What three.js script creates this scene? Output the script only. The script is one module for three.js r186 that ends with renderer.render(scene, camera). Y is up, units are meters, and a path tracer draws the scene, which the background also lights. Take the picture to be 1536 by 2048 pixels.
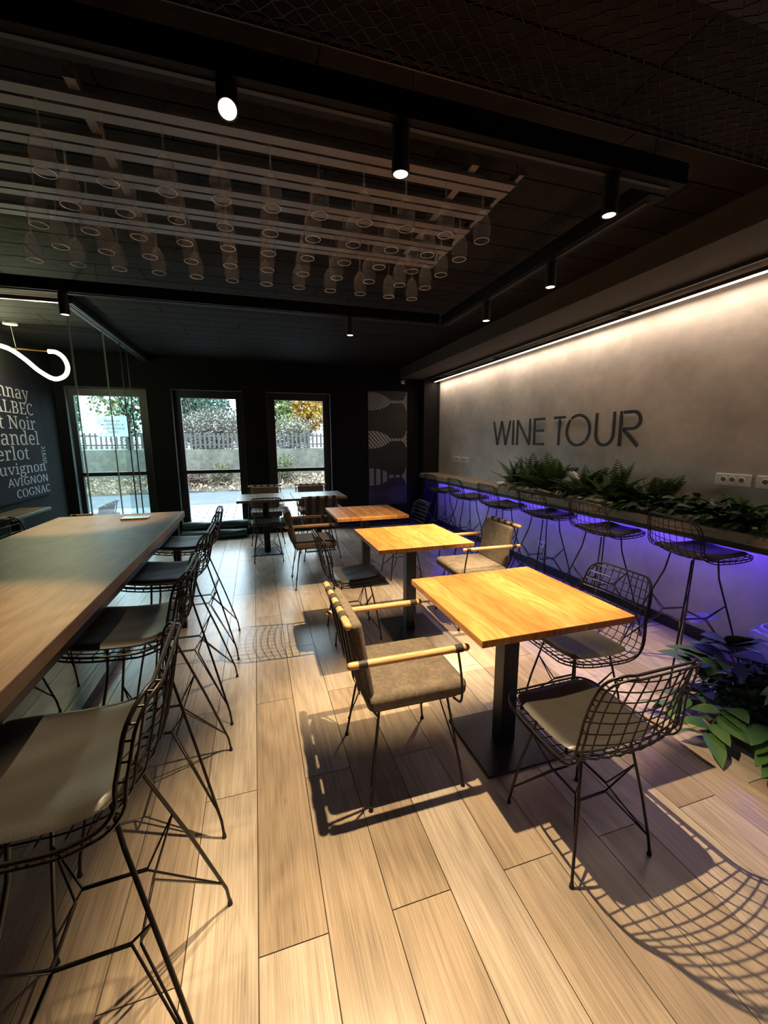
import * as THREE from 'three';
import { RoundedBoxGeometry } from 'three/addons/geometries/RoundedBoxGeometry.js';
import { mergeGeometries } from 'three/addons/utils/BufferGeometryUtils.js';
import { RectAreaLightUniformsLib } from 'three/addons/lights/RectAreaLightUniformsLib.js';
RectAreaLightUniformsLib.init();

// ------------------------------------------------------------------ camera, sky, exposure
const scene = new THREE.Scene();
const R = Math.PI / 180;
const camera = new THREE.PerspectiveCamera(2 * Math.atan(1024 / 820) / R, 1536 / 2048, 0.05, 200);
camera.position.set(0, 1.46, 0);
camera.rotation.order = 'YXZ';
camera.rotation.set(-9.75 * R, -17.25 * R, -0.005);
const renderer = new THREE.WebGLRenderer({ antialias: true });
renderer.toneMapping = THREE.LinearToneMapping;
renderer.toneMappingExposure = 1.0;
renderer.shadowMap.enabled = true;

// even overcast sky (slightly brighter overhead, pale blue-white)
{
  const w = 64, h = 32, d = new Float32Array(w * h * 4);
  for (let j = 0; j < h; j++) for (let i = 0; i < w; i++) {
    const el = (j + 0.5) / h * Math.PI - Math.PI / 2;            // row 0 is the bottom
    const k = SKY() * (1 + 2 * Math.max(0, Math.sin(el))) / 2.2;
    const o = (j * w + i) * 4; d[o] = k * 0.80; d[o + 1] = k * 0.96; d[o + 2] = k * 1.10; d[o + 3] = 1;
  }
  const t = new THREE.DataTexture(d, w, h, THREE.RGBAFormat, THREE.FloatType);
  t.mapping = THREE.EquirectangularReflectionMapping; t.magFilter = t.minFilter = THREE.LinearFilter; t.needsUpdate = true;
  scene.background = t;
}
function SKY() { return 13.0; }
const SPOT = 18, COVE = 58, BLUE = 56, PENDANT = 2.2;               // light strengths
const WARM = new THREE.Color(1.0, 0.74, 0.43), COVEC = new THREE.Color(1.0, 0.77, 0.57), BLUEC = new THREE.Color(0.10, 0.045, 1.0);

// ------------------------------------------------------------------ small tools
let seed = 7;
const rnd = () => { seed = (seed * 1664525 + 1013904223) >>> 0; return seed / 4294967296; };
const rr = (a, b) => a + (b - a) * rnd();
const V = (x, y, z) => new THREE.Vector3(x, y, z);
const used = new Map();
function numbered(n) { const k = used.get(n) || 0; used.set(n, k + 1); return k ? `${n}_${String(k).padStart(3, '0')}` : n; }
function tag(o, label, category, group, kind) {
  o.userData.label = label; o.userData.category = category;
  if (group) o.userData.group = group;
  if (kind) o.userData.kind = kind;
  return o;
}
function thing(name, label, category, p = [0, 0, 0], turn = 0, group) {
  const o = new THREE.Group(); o.name = numbered(name); o.position.set(...p); o.rotation.y = turn;
  scene.add(o); return tag(o, label, category, group);
}
function flat(g) { const q = g.index ? g.toNonIndexed() : g; for (const k of Object.keys(q.attributes)) if (!['position', 'normal', 'uv'].includes(k)) q.deleteAttribute(k); return q; }
function merged(list) { return list.length === 1 ? list[0] : mergeGeometries(list.map(flat), false); }
function mesh(name, geo, mat, parent = scene) {
  const m = new THREE.Mesh(Array.isArray(geo) ? merged(geo) : geo, mat);
  m.name = parent === scene ? numbered(name) : name; parent.add(m); return m;
}
function struct(name, geo, mat, label, category) {
  const m = mesh(name, geo, mat); m.userData.kind = 'structure';
  if (label) { m.userData.label = label; m.userData.category = category || name.split('_')[0]; }
  return m;
}
const bx = (w, h, d, x = 0, y = 0, z = 0) => new THREE.BoxGeometry(w, h, d).translate(x, y, z);
const span = (x0, x1, y0, y1, z0, z1) => bx(x1 - x0, y1 - y0, z1 - z0, (x0 + x1) / 2, (y0 + y1) / 2, (z0 + z1) / 2);
const rbx = (w, h, d, r, x = 0, y = 0, z = 0, s = 3) => new RoundedBoxGeometry(w, h, d, s, r).translate(x, y, z);
function boxUV(g, su = 1, sv = 1, ou = 0, ov = 0, swap = false) {       // box-projected texture coordinates in metres
  const p = g.attributes.position, n = g.attributes.normal, uv = g.attributes.uv;
  for (let i = 0; i < p.count; i++) {
    const ax = Math.abs(n.getX(i)), ay = Math.abs(n.getY(i)), az = Math.abs(n.getZ(i));
    let u, v;
    if (ay >= ax && ay >= az) { u = p.getX(i); v = p.getZ(i); } else if (ax >= az) { u = p.getY(i); v = p.getZ(i); } else { u = p.getX(i); v = p.getY(i); }
    if (swap) [u, v] = [v, u];
    uv.setXY(i, u / su + ou, v / sv + ov);
  }
  return g;
}
function tube(pts, r, sides = 5, closed = false) {                      // swept round rod through points
  const n = pts.length, pos = [], nor = [], uv = [], idx = [];
  const tang = i => { const a = pts[closed ? (i - 1 + n) % n : Math.max(0, i - 1)], b = pts[closed ? (i + 1) % n : Math.min(n - 1, i + 1)]; return b.clone().sub(a).normalize(); };
  let t0 = tang(0), N = Math.abs(t0.y) < 0.9 ? V(0, 1, 0) : V(1, 0, 0);
  N.sub(t0.clone().multiplyScalar(N.dot(t0))).normalize();
  for (let i = 0; i < n; i++) {
    const t = tang(i); N.sub(t.clone().multiplyScalar(N.dot(t))).normalize();
    const B = t.clone().cross(N); const rad = typeof r === 'function' ? r(i / (n - 1)) : r;
    for (let k = 0; k < sides; k++) {
      const a = k / sides * 2 * Math.PI, c = Math.cos(a), s = Math.sin(a);
      const d = V(N.x * c + B.x * s, N.y * c + B.y * s, N.z * c + B.z * s);
      pos.push(pts[i].x + d.x * rad, pts[i].y + d.y * rad, pts[i].z + d.z * rad); nor.push(d.x, d.y, d.z); uv.push(k / sides, i * 0.05);
    }
  }
  const m = closed ? n : n - 1;
  for (let i = 0; i < m; i++) for (let k = 0; k < sides; k++) {
    const a = i * sides + k, b = i * sides + (k + 1) % sides, c = ((i + 1) % n) * sides + k, d = ((i + 1) % n) * sides + (k + 1) % sides;
    idx.push(a, b, c, b, d, c);
  }
  if (!closed) for (const [o, f] of [[0, 1], [(n - 1) * sides, 0]]) for (let k = 1; k < sides - 1; k++) f ? idx.push(o, o + k + 1, o + k) : idx.push(o, o + k, o + k + 1);
  const g = new THREE.BufferGeometry();
  g.setAttribute('position', new THREE.Float32BufferAttribute(pos, 3)); g.setAttribute('normal', new THREE.Float32BufferAttribute(nor, 3)); g.setAttribute('uv', new THREE.Float32BufferAttribute(uv, 2));
  g.setIndex(idx); return g;
}
function smooth(pts, n, closed = false) { return new THREE.CatmullRomCurve3(pts, closed, 'centripetal').getPoints(n); }
const rod = (a, b, r, s = 6) => tube([a, b], r, s);
function gridGeo(nu, nv, f, closeU = false) {                            // surface from f(i/nu, j/nv)
  const pos = [], uv = [], idx = [];
  for (let j = 0; j <= nv; j++) for (let i = 0; i <= nu; i++) { const p = f(i / nu, j / nv); pos.push(p.x, p.y, p.z); uv.push(i / nu, j / nv); }
  for (let j = 0; j < nv; j++) for (let i = 0; i < nu; i++) { const a = j * (nu + 1) + i; idx.push(a, a + 1, a + nu + 1, a + 1, a + nu + 2, a + nu + 1); }
  const g = new THREE.BufferGeometry(); g.setAttribute('position', new THREE.Float32BufferAttribute(pos, 3)); g.setAttribute('uv', new THREE.Float32BufferAttribute(uv, 2)); g.setIndex(idx); g.computeVertexNormals(); return g;
}

// ------------------------------------------------------------------ procedural textures
function hash(x, y, s) { let h = Math.imul(x, 374761393) ^ Math.imul(y, 668265263) ^ Math.imul(s, 2246822519); h = Math.imul(h ^ (h >>> 13), 1274126177); return ((h ^ (h >>> 16)) >>> 0) / 4294967296; }
function vn(x, y, px, py, s) {
  const xi = Math.floor(x), yi = Math.floor(y), fx = x - xi, fy = y - yi, u = fx * fx * (3 - 2 * fx), v = fy * fy * (3 - 2 * fy);
  const m = (a, p) => ((a % p) + p) % p;
  const a = hash(m(xi, px), m(yi, py), s), b = hash(m(xi + 1, px), m(yi, py), s), c = hash(m(xi, px), m(yi + 1, py), s), d = hash(m(xi + 1, px), m(yi + 1, py), s);
  return a + (b - a) * u + (c - a) * v + (a - b - c + d) * u * v;
}
function dataTex(w, h, fn, srgb = true) {
  const d = new Uint8Array(w * h * 4);
  for (let j = 0; j < h; j++) for (let i = 0; i < w; i++) { const c = fn(i / w, j / h), o = (j * w + i) * 4; d[o] = Math.max(0, Math.min(255, c[0])); d[o + 1] = Math.max(0, Math.min(255, c[1])); d[o + 2] = Math.max(0, Math.min(255, c[2])); d[o + 3] = 255; }
  const t = new THREE.DataTexture(d, w, h); t.magFilter = THREE.LinearFilter; t.minFilter = THREE.LinearMipmapLinearFilter; t.generateMipmaps = true; t.anisotropy = 8;
  t.wrapS = t.wrapT = THREE.RepeatWrapping; if (srgb) t.colorSpace = THREE.SRGBColorSpace; t.needsUpdate = true; return t;
}
// wood: grain runs along v; u spans across
function woodTex(w, h, A, B, C, o) {
  return dataTex(w, h, (u, v) => {
    const wob = vn(u * 6, v * 4, 6, 4, o.s) * o.wob + vn(u * 14, v * 10, 14, 10, o.s + 1) * o.wob * 0.35;
    const ring = 0.5 + 0.5 * Math.sin((u * o.rings + wob) * 2 * Math.PI);
    const fine = vn(u * o.fine, v * 14, o.fine, 14, o.s + 2) * 0.6 + vn(u * o.fine * 2, v * 40, o.fine * 2, 40, o.s + 3) * 0.4;
    const blot = vn(u * 5, v * 5, 5, 5, o.s + 4) * 0.6 + vn(u * 11, v * 12, 11, 12, o.s + 5) * 0.4;
    const pore = vn(u * o.fine * 1.5, v * 26, Math.round(o.fine * 1.5), 26, o.s + 6);
    let k = ring * o.kr + (fine - 0.5) * o.kf + (blot - 0.5) * o.kb + 0.35;
    if (pore > 0.82) k -= (pore - 0.82) * o.kp;
    k = Math.max(0, Math.min(1, k));
    const m = k < 0.5 ? [A, B, k * 2] : [B, C, k * 2 - 1];
    return [0, 1, 2].map(i => m[0][i] + (m[1][i] - m[0][i]) * m[2]);
  });
}
const texFloor = woodTex(1024, 1024, [122, 112, 100], [166, 154, 140], [194, 183, 169], { s: 11, rings: 6, wob: 3.0, fine: 230, kr: 0.12, kf: 0.5, kb: 0.36, kp: 1.8 });
const texFloorB = dataTex(512, 1024, (u, v) => { const f = vn(u * 230, v * 14, 230, 14, 13) * 0.6 + vn(u * 300, v * 40, 300, 40, 14) * 0.4; const k = 120 + (f - 0.5) * 150; return [k, k, k]; }, false);
const texOak = woodTex(512, 1024, [150, 98, 44], [188, 132, 68], [208, 158, 92], { s: 31, rings: 5, wob: 2.6, fine: 110, kr: 0.34, kf: 0.5, kb: 0.4, kp: 1.6 });
const texWalnut = woodTex(1024, 1024, [112, 88, 66], [138, 112, 86], [158, 132, 104], { s: 51, rings: 7, wob: 3.5, fine: 120, kr: 0.25, kf: 0.5, kb: 0.5, kp: 1.4 });
const texDowel = woodTex(128, 512, [168, 120, 74], [196, 150, 102], [216, 176, 130], { s: 71, rings: 4, wob: 1.2, fine: 60, kr: 0.3, kf: 0.5, kb: 0.3, kp: 1.0 });
const texCeil = woodTex(512, 1024, [44, 37, 31], [62, 53, 46], [78, 69, 60], { s: 91, rings: 6, wob: 3, fine: 80, kr: 0.3, kf: 0.5, kb: 0.4, kp: 1.0 });
const texCeilB = dataTex(256, 512, (u, v) => { const f = vn(u * 70, v * 12, 70, 12, 93) * 0.7 + vn(u * 140, v * 60, 140, 60, 94) * 0.3; const k = 255 * f; return [k, k, k]; }, false);
const plaster = (s, A, amp) => dataTex(1024, 512, (u, v) => {
  const n = vn(u * 8, v * 4, 8, 4, s) * 0.45 + vn(u * 22, v * 12, 22, 12, s + 1) * 0.25 + vn(u * 60, v * 34, 60, 34, s + 2) * 0.2 + vn(u * 300, v * 150, 300, 150, s + 3) * 0.1;
  const k = 1 + (n - 0.5) * amp; return A.map(c => c * k);
});
const texPlaster = plaster(131, [192, 187, 183], 0.30);
const texPlasterB = dataTex(1024, 512, (u, v) => {                      // trowel ridges and low bumps
  let k = vn(u * 26, v * 14, 26, 14, 141) * 70 + vn(u * 90, v * 40, 90, 40, 142) * 40 + vn(u * 400, v * 200, 400, 200, 143) * 14;
  const q = vn(u * 9 + v * 3, v * 16, 9, 16, 144); const ridge = 1 - Math.min(1, Math.abs(q - 0.5) / 0.02); const gate = vn(u * 7, v * 6, 7, 6, 145);
  if (gate > 0.62) k += ridge * 110 * (gate - 0.62) * 3;
  return [k, k, k];
}, false);
const texSuede = dataTex(512, 512, (u, v) => { const n = vn(u * 9, v * 9, 9, 9, 151) * 0.3 + vn(u * 30, v * 30, 30, 30, 152) * 0.35 + vn(u * 120, v * 120, 120, 120, 153) * 0.35; const k = 0.72 + n * 0.56; return [100 * k, 89 * k, 76 * k]; });
const texLeather = dataTex(512, 512, (u, v) => { const n = vn(u * 90, v * 90, 90, 90, 161) * 0.6 + vn(u * 200, v * 200, 200, 200, 162) * 0.4; const k = n * 255; return [k, k, k]; }, false);
const texAsphalt = dataTex(256, 256, (u, v) => { const n = vn(u * 128, v * 128, 128, 128, 171) * 0.6 + vn(u * 12, v * 12, 12, 12, 172) * 0.4; const k = 0.7 + n * 0.6; return [54 * k, 58 * k, 62 * k]; });
const texConcrete = dataTex(512, 512, (u, v) => { const n = vn(u * 6, v * 6, 6, 6, 181) * 0.4 + vn(u * 30, v * 20, 30, 20, 182) * 0.35 + vn(u * 120, v * 120, 120, 120, 183) * 0.25; const k = 0.62 + n * 0.7; return [82 * k, 80 * k, 70 * k]; });

// ------------------------------------------------------------------ materials
const std = (o) => new THREE.MeshStandardMaterial(o), phy = (o) => new THREE.MeshPhysicalMaterial(o);
const M = {
  floor: ['#ffffff', '#f6f1ea', '#ece5dc', '#f3ece2', '#e6ded4'].map(c => std({ color: c, map: texFloor, roughness: 0.27, bumpMap: texFloorB, bumpScale: 0.0002 })),
  subfloor: std({ color: '#3a2d20', roughness: 0.9 }),
  oak: ['#fff6e8', '#f4e4cc', '#ffffff', '#ecd8ba'].map(c => std({ color: c, map: texOak, roughness: 0.42 })),
  walnut: std({ color: '#ffffff', map: texWalnut, roughness: 0.46 }),
  walnutEdge: std({ color: '#c9a686', map: texWalnut, roughness: 0.5 }),
  dowel: std({ color: '#ffffff', map: texDowel, roughness: 0.5 }),
  ceil: ['#8c8a88', '#7e7c7a', '#72706e'].map(c => phy({ color: c, map: texCeil, roughness: 0.75, specularIntensity: 0.3, bumpMap: texCeilB, bumpScale: 0.002 })),
  black: std({ color: '#121212', roughness: 0.55 }),
  track: phy({ color: '#0a0a0a', roughness: 0.6, specularIntensity: 0.3 }),
  blackSteel: std({ color: '#0d0d0d', roughness: 0.38, metalness: 0.2 }),
  wire: std({ color: '#17120f', roughness: 0.35, metalness: 0.3 }),
  wall: phy({ color: '#101012', roughness: 0.85, specularIntensity: 0.3 }),
  wallSide: phy({ color: '#1f1c1e', roughness: 0.85, specularIntensity: 0.3 }),
  soffit: std({ color: '#3a352f', roughness: 0.9 }),
  soffitSide: std({ color: '#2c2b29', roughness: 0.9 }),
  reveal: std({ color: '#565a5e', roughness: 0.8 }),
  frame: std({ color: '#0d0e0f', roughness: 0.45 }),
  plaster: std({ color: '#ffffff', map: texPlaster, roughness: 0.85, bumpMap: texPlasterB, bumpScale: 0.0018 }),
  leather: phy({ color: '#292622', roughness: 0.42, bumpMap: texLeather, bumpScale: 0.00015 }),
  suede: std({ color: '#ffffff', map: texSuede, roughness: 0.82 }),
  strap: std({ color: '#2b2622', roughness: 0.7 }),
  pane: phy({ color: '#eef7f6', roughness: 0.0, transmission: 1, thickness: 0, ior: 1.5 }),
  paneG: phy({ color: '#cfe9e6', roughness: 0.0, transmission: 1, thickness: 0, ior: 1.5 }),
  glassEdge: phy({ color: '#c9d8d2', roughness: 0.15, transmission: 0.4, thickness: 0 }),
  crystal: phy({ color: '#ffffff', roughness: 0.03, transmission: 0.92, thickness: 0, ior: 1.5 }),
  rack: std({ color: '#6e7074', roughness: 0.5, metalness: 0.3 }),
  alu: std({ color: '#b9babb', roughness: 0.3, metalness: 0.8 }),
  brass: std({ color: '#b58a4a', roughness: 0.3, metalness: 0.9 }),
  white: std({ color: '#e3e1dc', roughness: 0.35 }),
  hole: std({ color: '#2a2a2a', roughness: 0.6 }),
  lamp: std({ color: '#ffffff', emissive: new THREE.Color(1.0, 0.86, 0.66), emissiveIntensity: 9 }),
  led: std({ color: '#ffffff', emissive: COVEC, emissiveIntensity: 6 }),
  ledBlue: std({ color: '#2020ff', emissive: BLUEC, emissiveIntensity: 4 }),
  neon: std({ color: '#fff4dc', emissive: new THREE.Color(1.0, 0.83, 0.52), emissiveIntensity: 5 }),
  fern: std({ color: '#3f6232', roughness: 0.55, side: THREE.DoubleSide }),
  fernDark: std({ color: '#2a4626', roughness: 0.55, side: THREE.DoubleSide }),
  ivy: std({ color: '#35503a', roughness: 0.45, side: THREE.DoubleSide }),
  leafBright: std({ color: '#43652a', roughness: 0.42, side: THREE.DoubleSide }),
  leafMid: std({ color: '#39612b', roughness: 0.42, side: THREE.DoubleSide }),
  leafDull: std({ color: '#3c5240', roughness: 0.45, side: THREE.DoubleSide }),
  bud: std({ color: '#7d8a52', roughness: 0.6, side: THREE.DoubleSide }),
  stem: std({ color: '#4a4526', roughness: 0.7 }),
  film: phy({ color: '#eef0f6', roughness: 0.12, transmission: 0.72, thickness: 0, side: THREE.DoubleSide }),
  sofa: std({ color: '#3a3d4c', roughness: 0.85 }),
  roll: std({ color: '#12302a', roughness: 0.4 }),
  bark: std({ color: '#4a4038', roughness: 0.95 }),
  asphalt: std({ map: texAsphalt, roughness: 0.95 }),
  paver: ['#646564', '#6c6b69', '#5b5c5c'].map(c => std({ color: c, roughness: 0.95 })),
  earth: std({ color: '#453d30', roughness: 1 }),
  concrete: std({ map: texConcrete, roughness: 0.95 }),
  picket: std({ color: '#3c3a37', roughness: 0.8 }),
};

// ------------------------------------------------------------------ room shell
const FZ = -6.8, LX = -2.55, RX = 3.06, BZ = 2.6, CH = 2.66;
// floor: boards laid in half bond along the room
{
  const fl = new THREE.Group(); fl.name = numbered('floor'); fl.userData = { kind: 'structure', label: 'pale oak-look plank floor of the whole room', category: 'floor' }; scene.add(fl);
  mesh('subfloor', span(LX, RX, -0.12, -0.006, FZ, BZ), M.subfloor, fl);
  const W = 0.2025, L = 1.21, g = 0.0016;
  let row = 0;
  for (let k = -13; -0.07 + k * W < RX; k++, row++) {
    const x0 = Math.max(LX, -0.07 + k * W), x1 = Math.min(RX, -0.07 + (k + 1) * W);
    if (x1 <= LX + 0.02) continue;
    const off = (Math.abs(k) % 2 === 0) ? -1.01 : -1.615;             // alternate rows shifted by half a board
    for (let n = -5; n < 8; n++) {
      const z0 = Math.max(FZ, off - n * L), z1 = Math.min(1.4, off - (n - 1) * L);
      if (z1 - z0 < 0.03) continue;
      const geo = span(x0 + g, x1 - g, -0.006, 0, z0 + g, z1 - g);
      boxUV(geo, 0.62, 2.4, rnd(), rnd());
      mesh('floor_board', geo, M.floor[Math.floor(rnd() * 5)], fl);
    }
  }
  mesh('floor_back', span(LX, RX, -0.006, 0, 1.4, BZ), M.floor[2], fl);
}
// ceiling: dark boards across the room, in half bond
{
  const ce = new THREE.Group(); ce.name = numbered('ceiling'); ce.userData = { kind: 'structure', label: 'dark stained board ceiling', category: 'ceiling' }; scene.add(ce);
  mesh('ceiling_slab', span(LX - 0.2, RX + 0.2, CH + 0.014, CH + 0.2, FZ - 0.25, BZ + 0.2), M.black, ce);
  const W = 0.205, L = 1.25;
  for (let k = 0; k < 46; k++) {
    const z1 = -1.636 + 0.205 * 5 - k * W + 0.205 * 6, z0 = z1 - W; if (z0 < FZ || z1 > 1.0) continue;
    let x = LX - rnd() * L;
    while (x < 2.45) {
      const a = Math.max(LX, x), b = Math.min(2.45, x + L); x += L;
      if (b - a < 0.05) continue;
      const geo = span(a + 0.003, b - 0.003, CH, CH + 0.014, z0 + 0.004, z1 - 0.004);
      boxUV(geo, 1.6, 0.6, rnd(), rnd(), true);
      mesh('ceiling_board', geo, M.ceil[Math.floor(rnd() * 3)], ce);
    }
  }
}
// right wall (troweled grey plaster), its end return, baseboard and the dropped soffit with a light slot
struct('wall_right', boxUV(span(RX, RX + 0.2, 0, CH + 0.2, FZ, BZ), 3.2, 1.6, 0, 0, true), M.plaster, 'troweled grey plaster wall behind the counter', 'wall');
struct('wall_return', span(2.78, RX, 0.0, CH, FZ, -6.63), M.wallSide, 'dark narrow wall return at the far end of the counter', 'wall');
struct('trim_1', span(3.035, RX, 0.0, CH, -6.63, -6.605), M.black, 'black corner strip at the far end of the plaster wall', 'trim');
struct('baseboard_right', span(RX - 0.014, RX, 0, 0.085, -6.63, BZ), M.black, 'black baseboard under the counter wall', 'baseboard');
struct('soffit', [span(2.4, 2.83, 2.5, CH + 0.02, FZ, BZ)], M.soffit, 'dropped ceiling beam beside the plaster wall', 'soffit');
struct('trim_2', [span(2.83, 2.85, 2.475, CH + 0.02, FZ, BZ)], M.black, 'black edge of the light slot along the soffit', 'trim');
struct('slot_ceiling', span(2.85, RX, 2.6, CH + 0.02, FZ, BZ), M.soffit, 'lit ceiling of the light slot above the plaster wall', 'ceiling');
// left wall and back wall
struct('wall_left', span(LX - 0.2, LX, 0, CH + 0.2, FZ, BZ), M.wallSide, 'dark wall at the left of the glass room', 'wall');
struct('wall_back', span(LX - 0.2, RX + 0.2, 0, CH + 0.2, BZ, BZ + 0.2), M.wallSide, 'dark wall behind the viewer', 'wall');
// far wall with three tall windows
const WIN = [[-1.12, -0.14, -1.012, -0.245], [0.21, 1.21, 0.333, 1.098], [-2.43, -1.44, -2.365, -1.56]];
{
  const T = 0.3, zc0 = FZ - T, top = 2.225, bot = 0.07;
  const xs = [[LX - 0.2, WIN[2][0]], [WIN[2][1], WIN[0][0]], [WIN[0][1], WIN[1][0]], [WIN[1][1], RX + 0.2]];
  const geos = xs.map(([a, b]) => span(a, b, 0, CH + 0.2, zc0, FZ));
  for (const w of WIN) geos.push(span(w[0], w[1], top, CH + 0.2, zc0, FZ), span(w[0], w[1], -0.1, bot, zc0, FZ));
  struct('wall_far', geos, M.wall, 'near-black far wall with three tall windows', 'wall');
  WIN.forEach((w, i) => {
    const zf = FZ - 0.09, zg = FZ - 0.12, g = new THREE.Group(); g.name = numbered(`window_${i + 1}`); scene.add(g);
    g.userData = { kind: 'structure', category: 'window', label: ['tall window nearest the glass partition on its right', 'tall window beside the wine glass mural', 'tall window inside the glass room with a paper notice'][i] };
    const [a, b, c, d] = w, gt = 2.115, gb = 0.19, m0 = 0.985, m1 = 1.04;
    mesh('window_frame', [span(a, c, bot, top, zf - 0.06, zf), span(d, b, bot, top, zf - 0.06, zf), span(c, d, gt, top, zf - 0.06, zf), span(c, d, bot, gb, zf - 0.06, zf)], M.frame, g);
    mesh('window_mullion', span(c, d, m0, m1, zf - 0.06, zf), M.frame, g);
    mesh('pane', new THREE.PlaneGeometry(d - c, gt - m1).translate((c + d) / 2, (gt + m1) / 2, zg), M.pane, g);
    mesh('pane', new THREE.PlaneGeometry(d - c, m0 - gb).translate((c + d) / 2, (m0 + gb) / 2, zg), M.pane, g);
    mesh('reveal', [span(a, a + 0.004, bot, top, zf, FZ + 0.002), span(b - 0.004, b, bot, top, zf, FZ + 0.002), span(a, b, top - 0.004, top, zf, FZ + 0.002)], M.reveal, g);
    mesh('window_sill', span(a, b, bot, bot + 0.01, zf, FZ + 0.01), M.frame, g);
  });
}
struct('baseboard_far', [[-1.44, -1.12], [-0.14, 0.21], [1.21, 2.78]].map(([a, b]) => span(a, b, 0, 0.07, FZ, FZ + 0.014)), M.black, 'black baseboard under the far wall', 'baseboard');

// ------------------------------------------------------------------ counter with its two light strips
{
  const c = thing('wall_counter', 'long oak counter fixed to the grey plaster wall', 'counter', [0, 0, 0]);
  mesh('counter_top', boxUV(rbx(0.35, 0.068, 7.6, 0.006, RX - 0.176, 0.886, -2.83), 0.5, 1.6, 0.1, 0.2), std({ color: '#fff0dc', map: texFloor, roughness: 0.5 }), c);
  mesh('counter_rail', span(2.712, 2.742, 0.818, 0.852, -6.62, 0.97), M.black, c);
  const s = thing('under_counter_light_strip', 'blue light strip under the oak counter', 'light strip', [0, 0, 0]);
  mesh('light_strip', span(2.955, 2.97, 0.844, 0.851, -6.6, 0.95), M.ledBlue, s);
  const l = new THREE.RectAreaLight(BLUEC, BLUE, 7.5, 0.02); l.position.set(2.9625, 0.842, -2.83); l.lookAt(2.95, 0.0, -2.83); s.add(l);
  const cv = thing('cove_light_strip', 'warm light strip along the top of the plaster wall', 'light strip', [0, 0, 0]);
  mesh('light_strip', span(2.952, 2.968, 2.440, 2.448, -6.6, 2.4), M.led, cv);
  mesh('strip_profile', [span(2.945, 2.975, 2.448, 2.472, -6.62, 2.4)], M.soffitSide, cv);
  const k = new THREE.RectAreaLight(COVEC, COVE, 9.0, 0.02); k.position.set(2.96, 2.438, -2.1); k.lookAt(2.975, 1.4, -2.1); cv.add(k);
  [-6.2, -4.73, -2.83, -1.0].forEach(z => mesh('strip_bracket', span(2.85, 2.975, 2.472, 2.486, z - 0.05, z + 0.05), M.soffitSide, cv));
}

// ------------------------------------------------------------------ wall lettering WINE TOUR
{
  const sg = thing('wall_lettering', 'black stencil letters WINE TOUR on the plaster wall', 'sign', [RX - 0.006, 1.41, 0]);
  const H = 0.3, t = 0.026;
  // strokes as polygons in (z, y)
  const poly = (pts) => { const s = new THREE.Shape(pts.map(p => new THREE.Vector2(p[0], p[1]))); return s; };
  const bar = (x0, y0, x1, y1, w = t) => { const dx = x1 - x0, dy = y1 - y0, l = Math.hypot(dx, dy), nx = -dy / l * w / 2, ny = dx / l * w / 2; return poly([[x0 + nx, y0 + ny], [x1 + nx, y1 + ny], [x1 - nx, y1 - ny], [x0 - nx, y0 - ny]]); };
  const arc = (cx, cy, rx, ry, a0, a1, w = t, n = 28) => { const o = [], i = []; for (let k = 0; k <= n; k++) { const a = (a0 + (a1 - a0) * k / n) * R; o.push([cx + rx * Math.cos(a), cy + ry * Math.sin(a)]); i.unshift([cx + (rx - w) * Math.cos(a), cy + (ry - w) * Math.sin(a)]); } return poly([...o, ...i]); };
  const put = (name, shapes) => { const g = shapes.map(s => new THREE.ExtrudeGeometry(s, { depth: 0.006, bevelEnabled: false })); const m = merged(g); m.rotateY(-Math.PI / 2); mesh(name, m, M.black, sg); };
  const W0 = -4.88, W1 = -4.51, q = (W1 - W0) / 4;
  put('letter', [bar(W0, H, W0 + q, 0), bar(W0 + q, 0, W0 + 2 * q, H), bar(W0 + 2 * q, H, W0 + 3 * q, 0), bar(W0 + 3 * q, 0, W1, H)]);
  put('letter', [bar(-4.447, 0, -4.447, H)]);
  put('letter', [bar(-4.36, 0, -4.36, H), bar(-4.355, H - 0.01, -4.128, 0.01), bar(-4.123, 0, -4.123, H)]);
  put('letter', [bar(-4.04, 0, -4.04, H), bar(-4.03, H - 0.013, -3.862, H - 0.013), bar(-4.03, 0.16, -3.87, 0.16), bar(-4.03, 0.013, -3.862, 0.013)]);
  put('letter', [bar(-3.72, H - 0.013, -3.55, H - 0.013), bar(-3.635, 0, -3.635, H - 0.03)]);
  put('letter', [arc(-3.37, H / 2, 0.165, 0.158, -42, 128), arc(-3.37, H / 2, 0.165, 0.158, 134, 312)]);
  put('letter', [bar(-3.141, 0.11, -3.141, H), bar(-2.942, 0.11, -2.942, H), arc(-3.0415, 0.11, 0.1125, 0.115, 180, 360)]);
  put('letter', [bar(-2.87, 0, -2.87, H), bar(-2.845, H - 0.013, -2.75, H - 0.013), arc(-2.75, H - 0.083, 0.085, 0.083, -90, 90), bar(-2.84, 0.147, -2.75, 0.147), bar(-2.835, 0.14, -2.685, 0)]);
}
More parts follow.
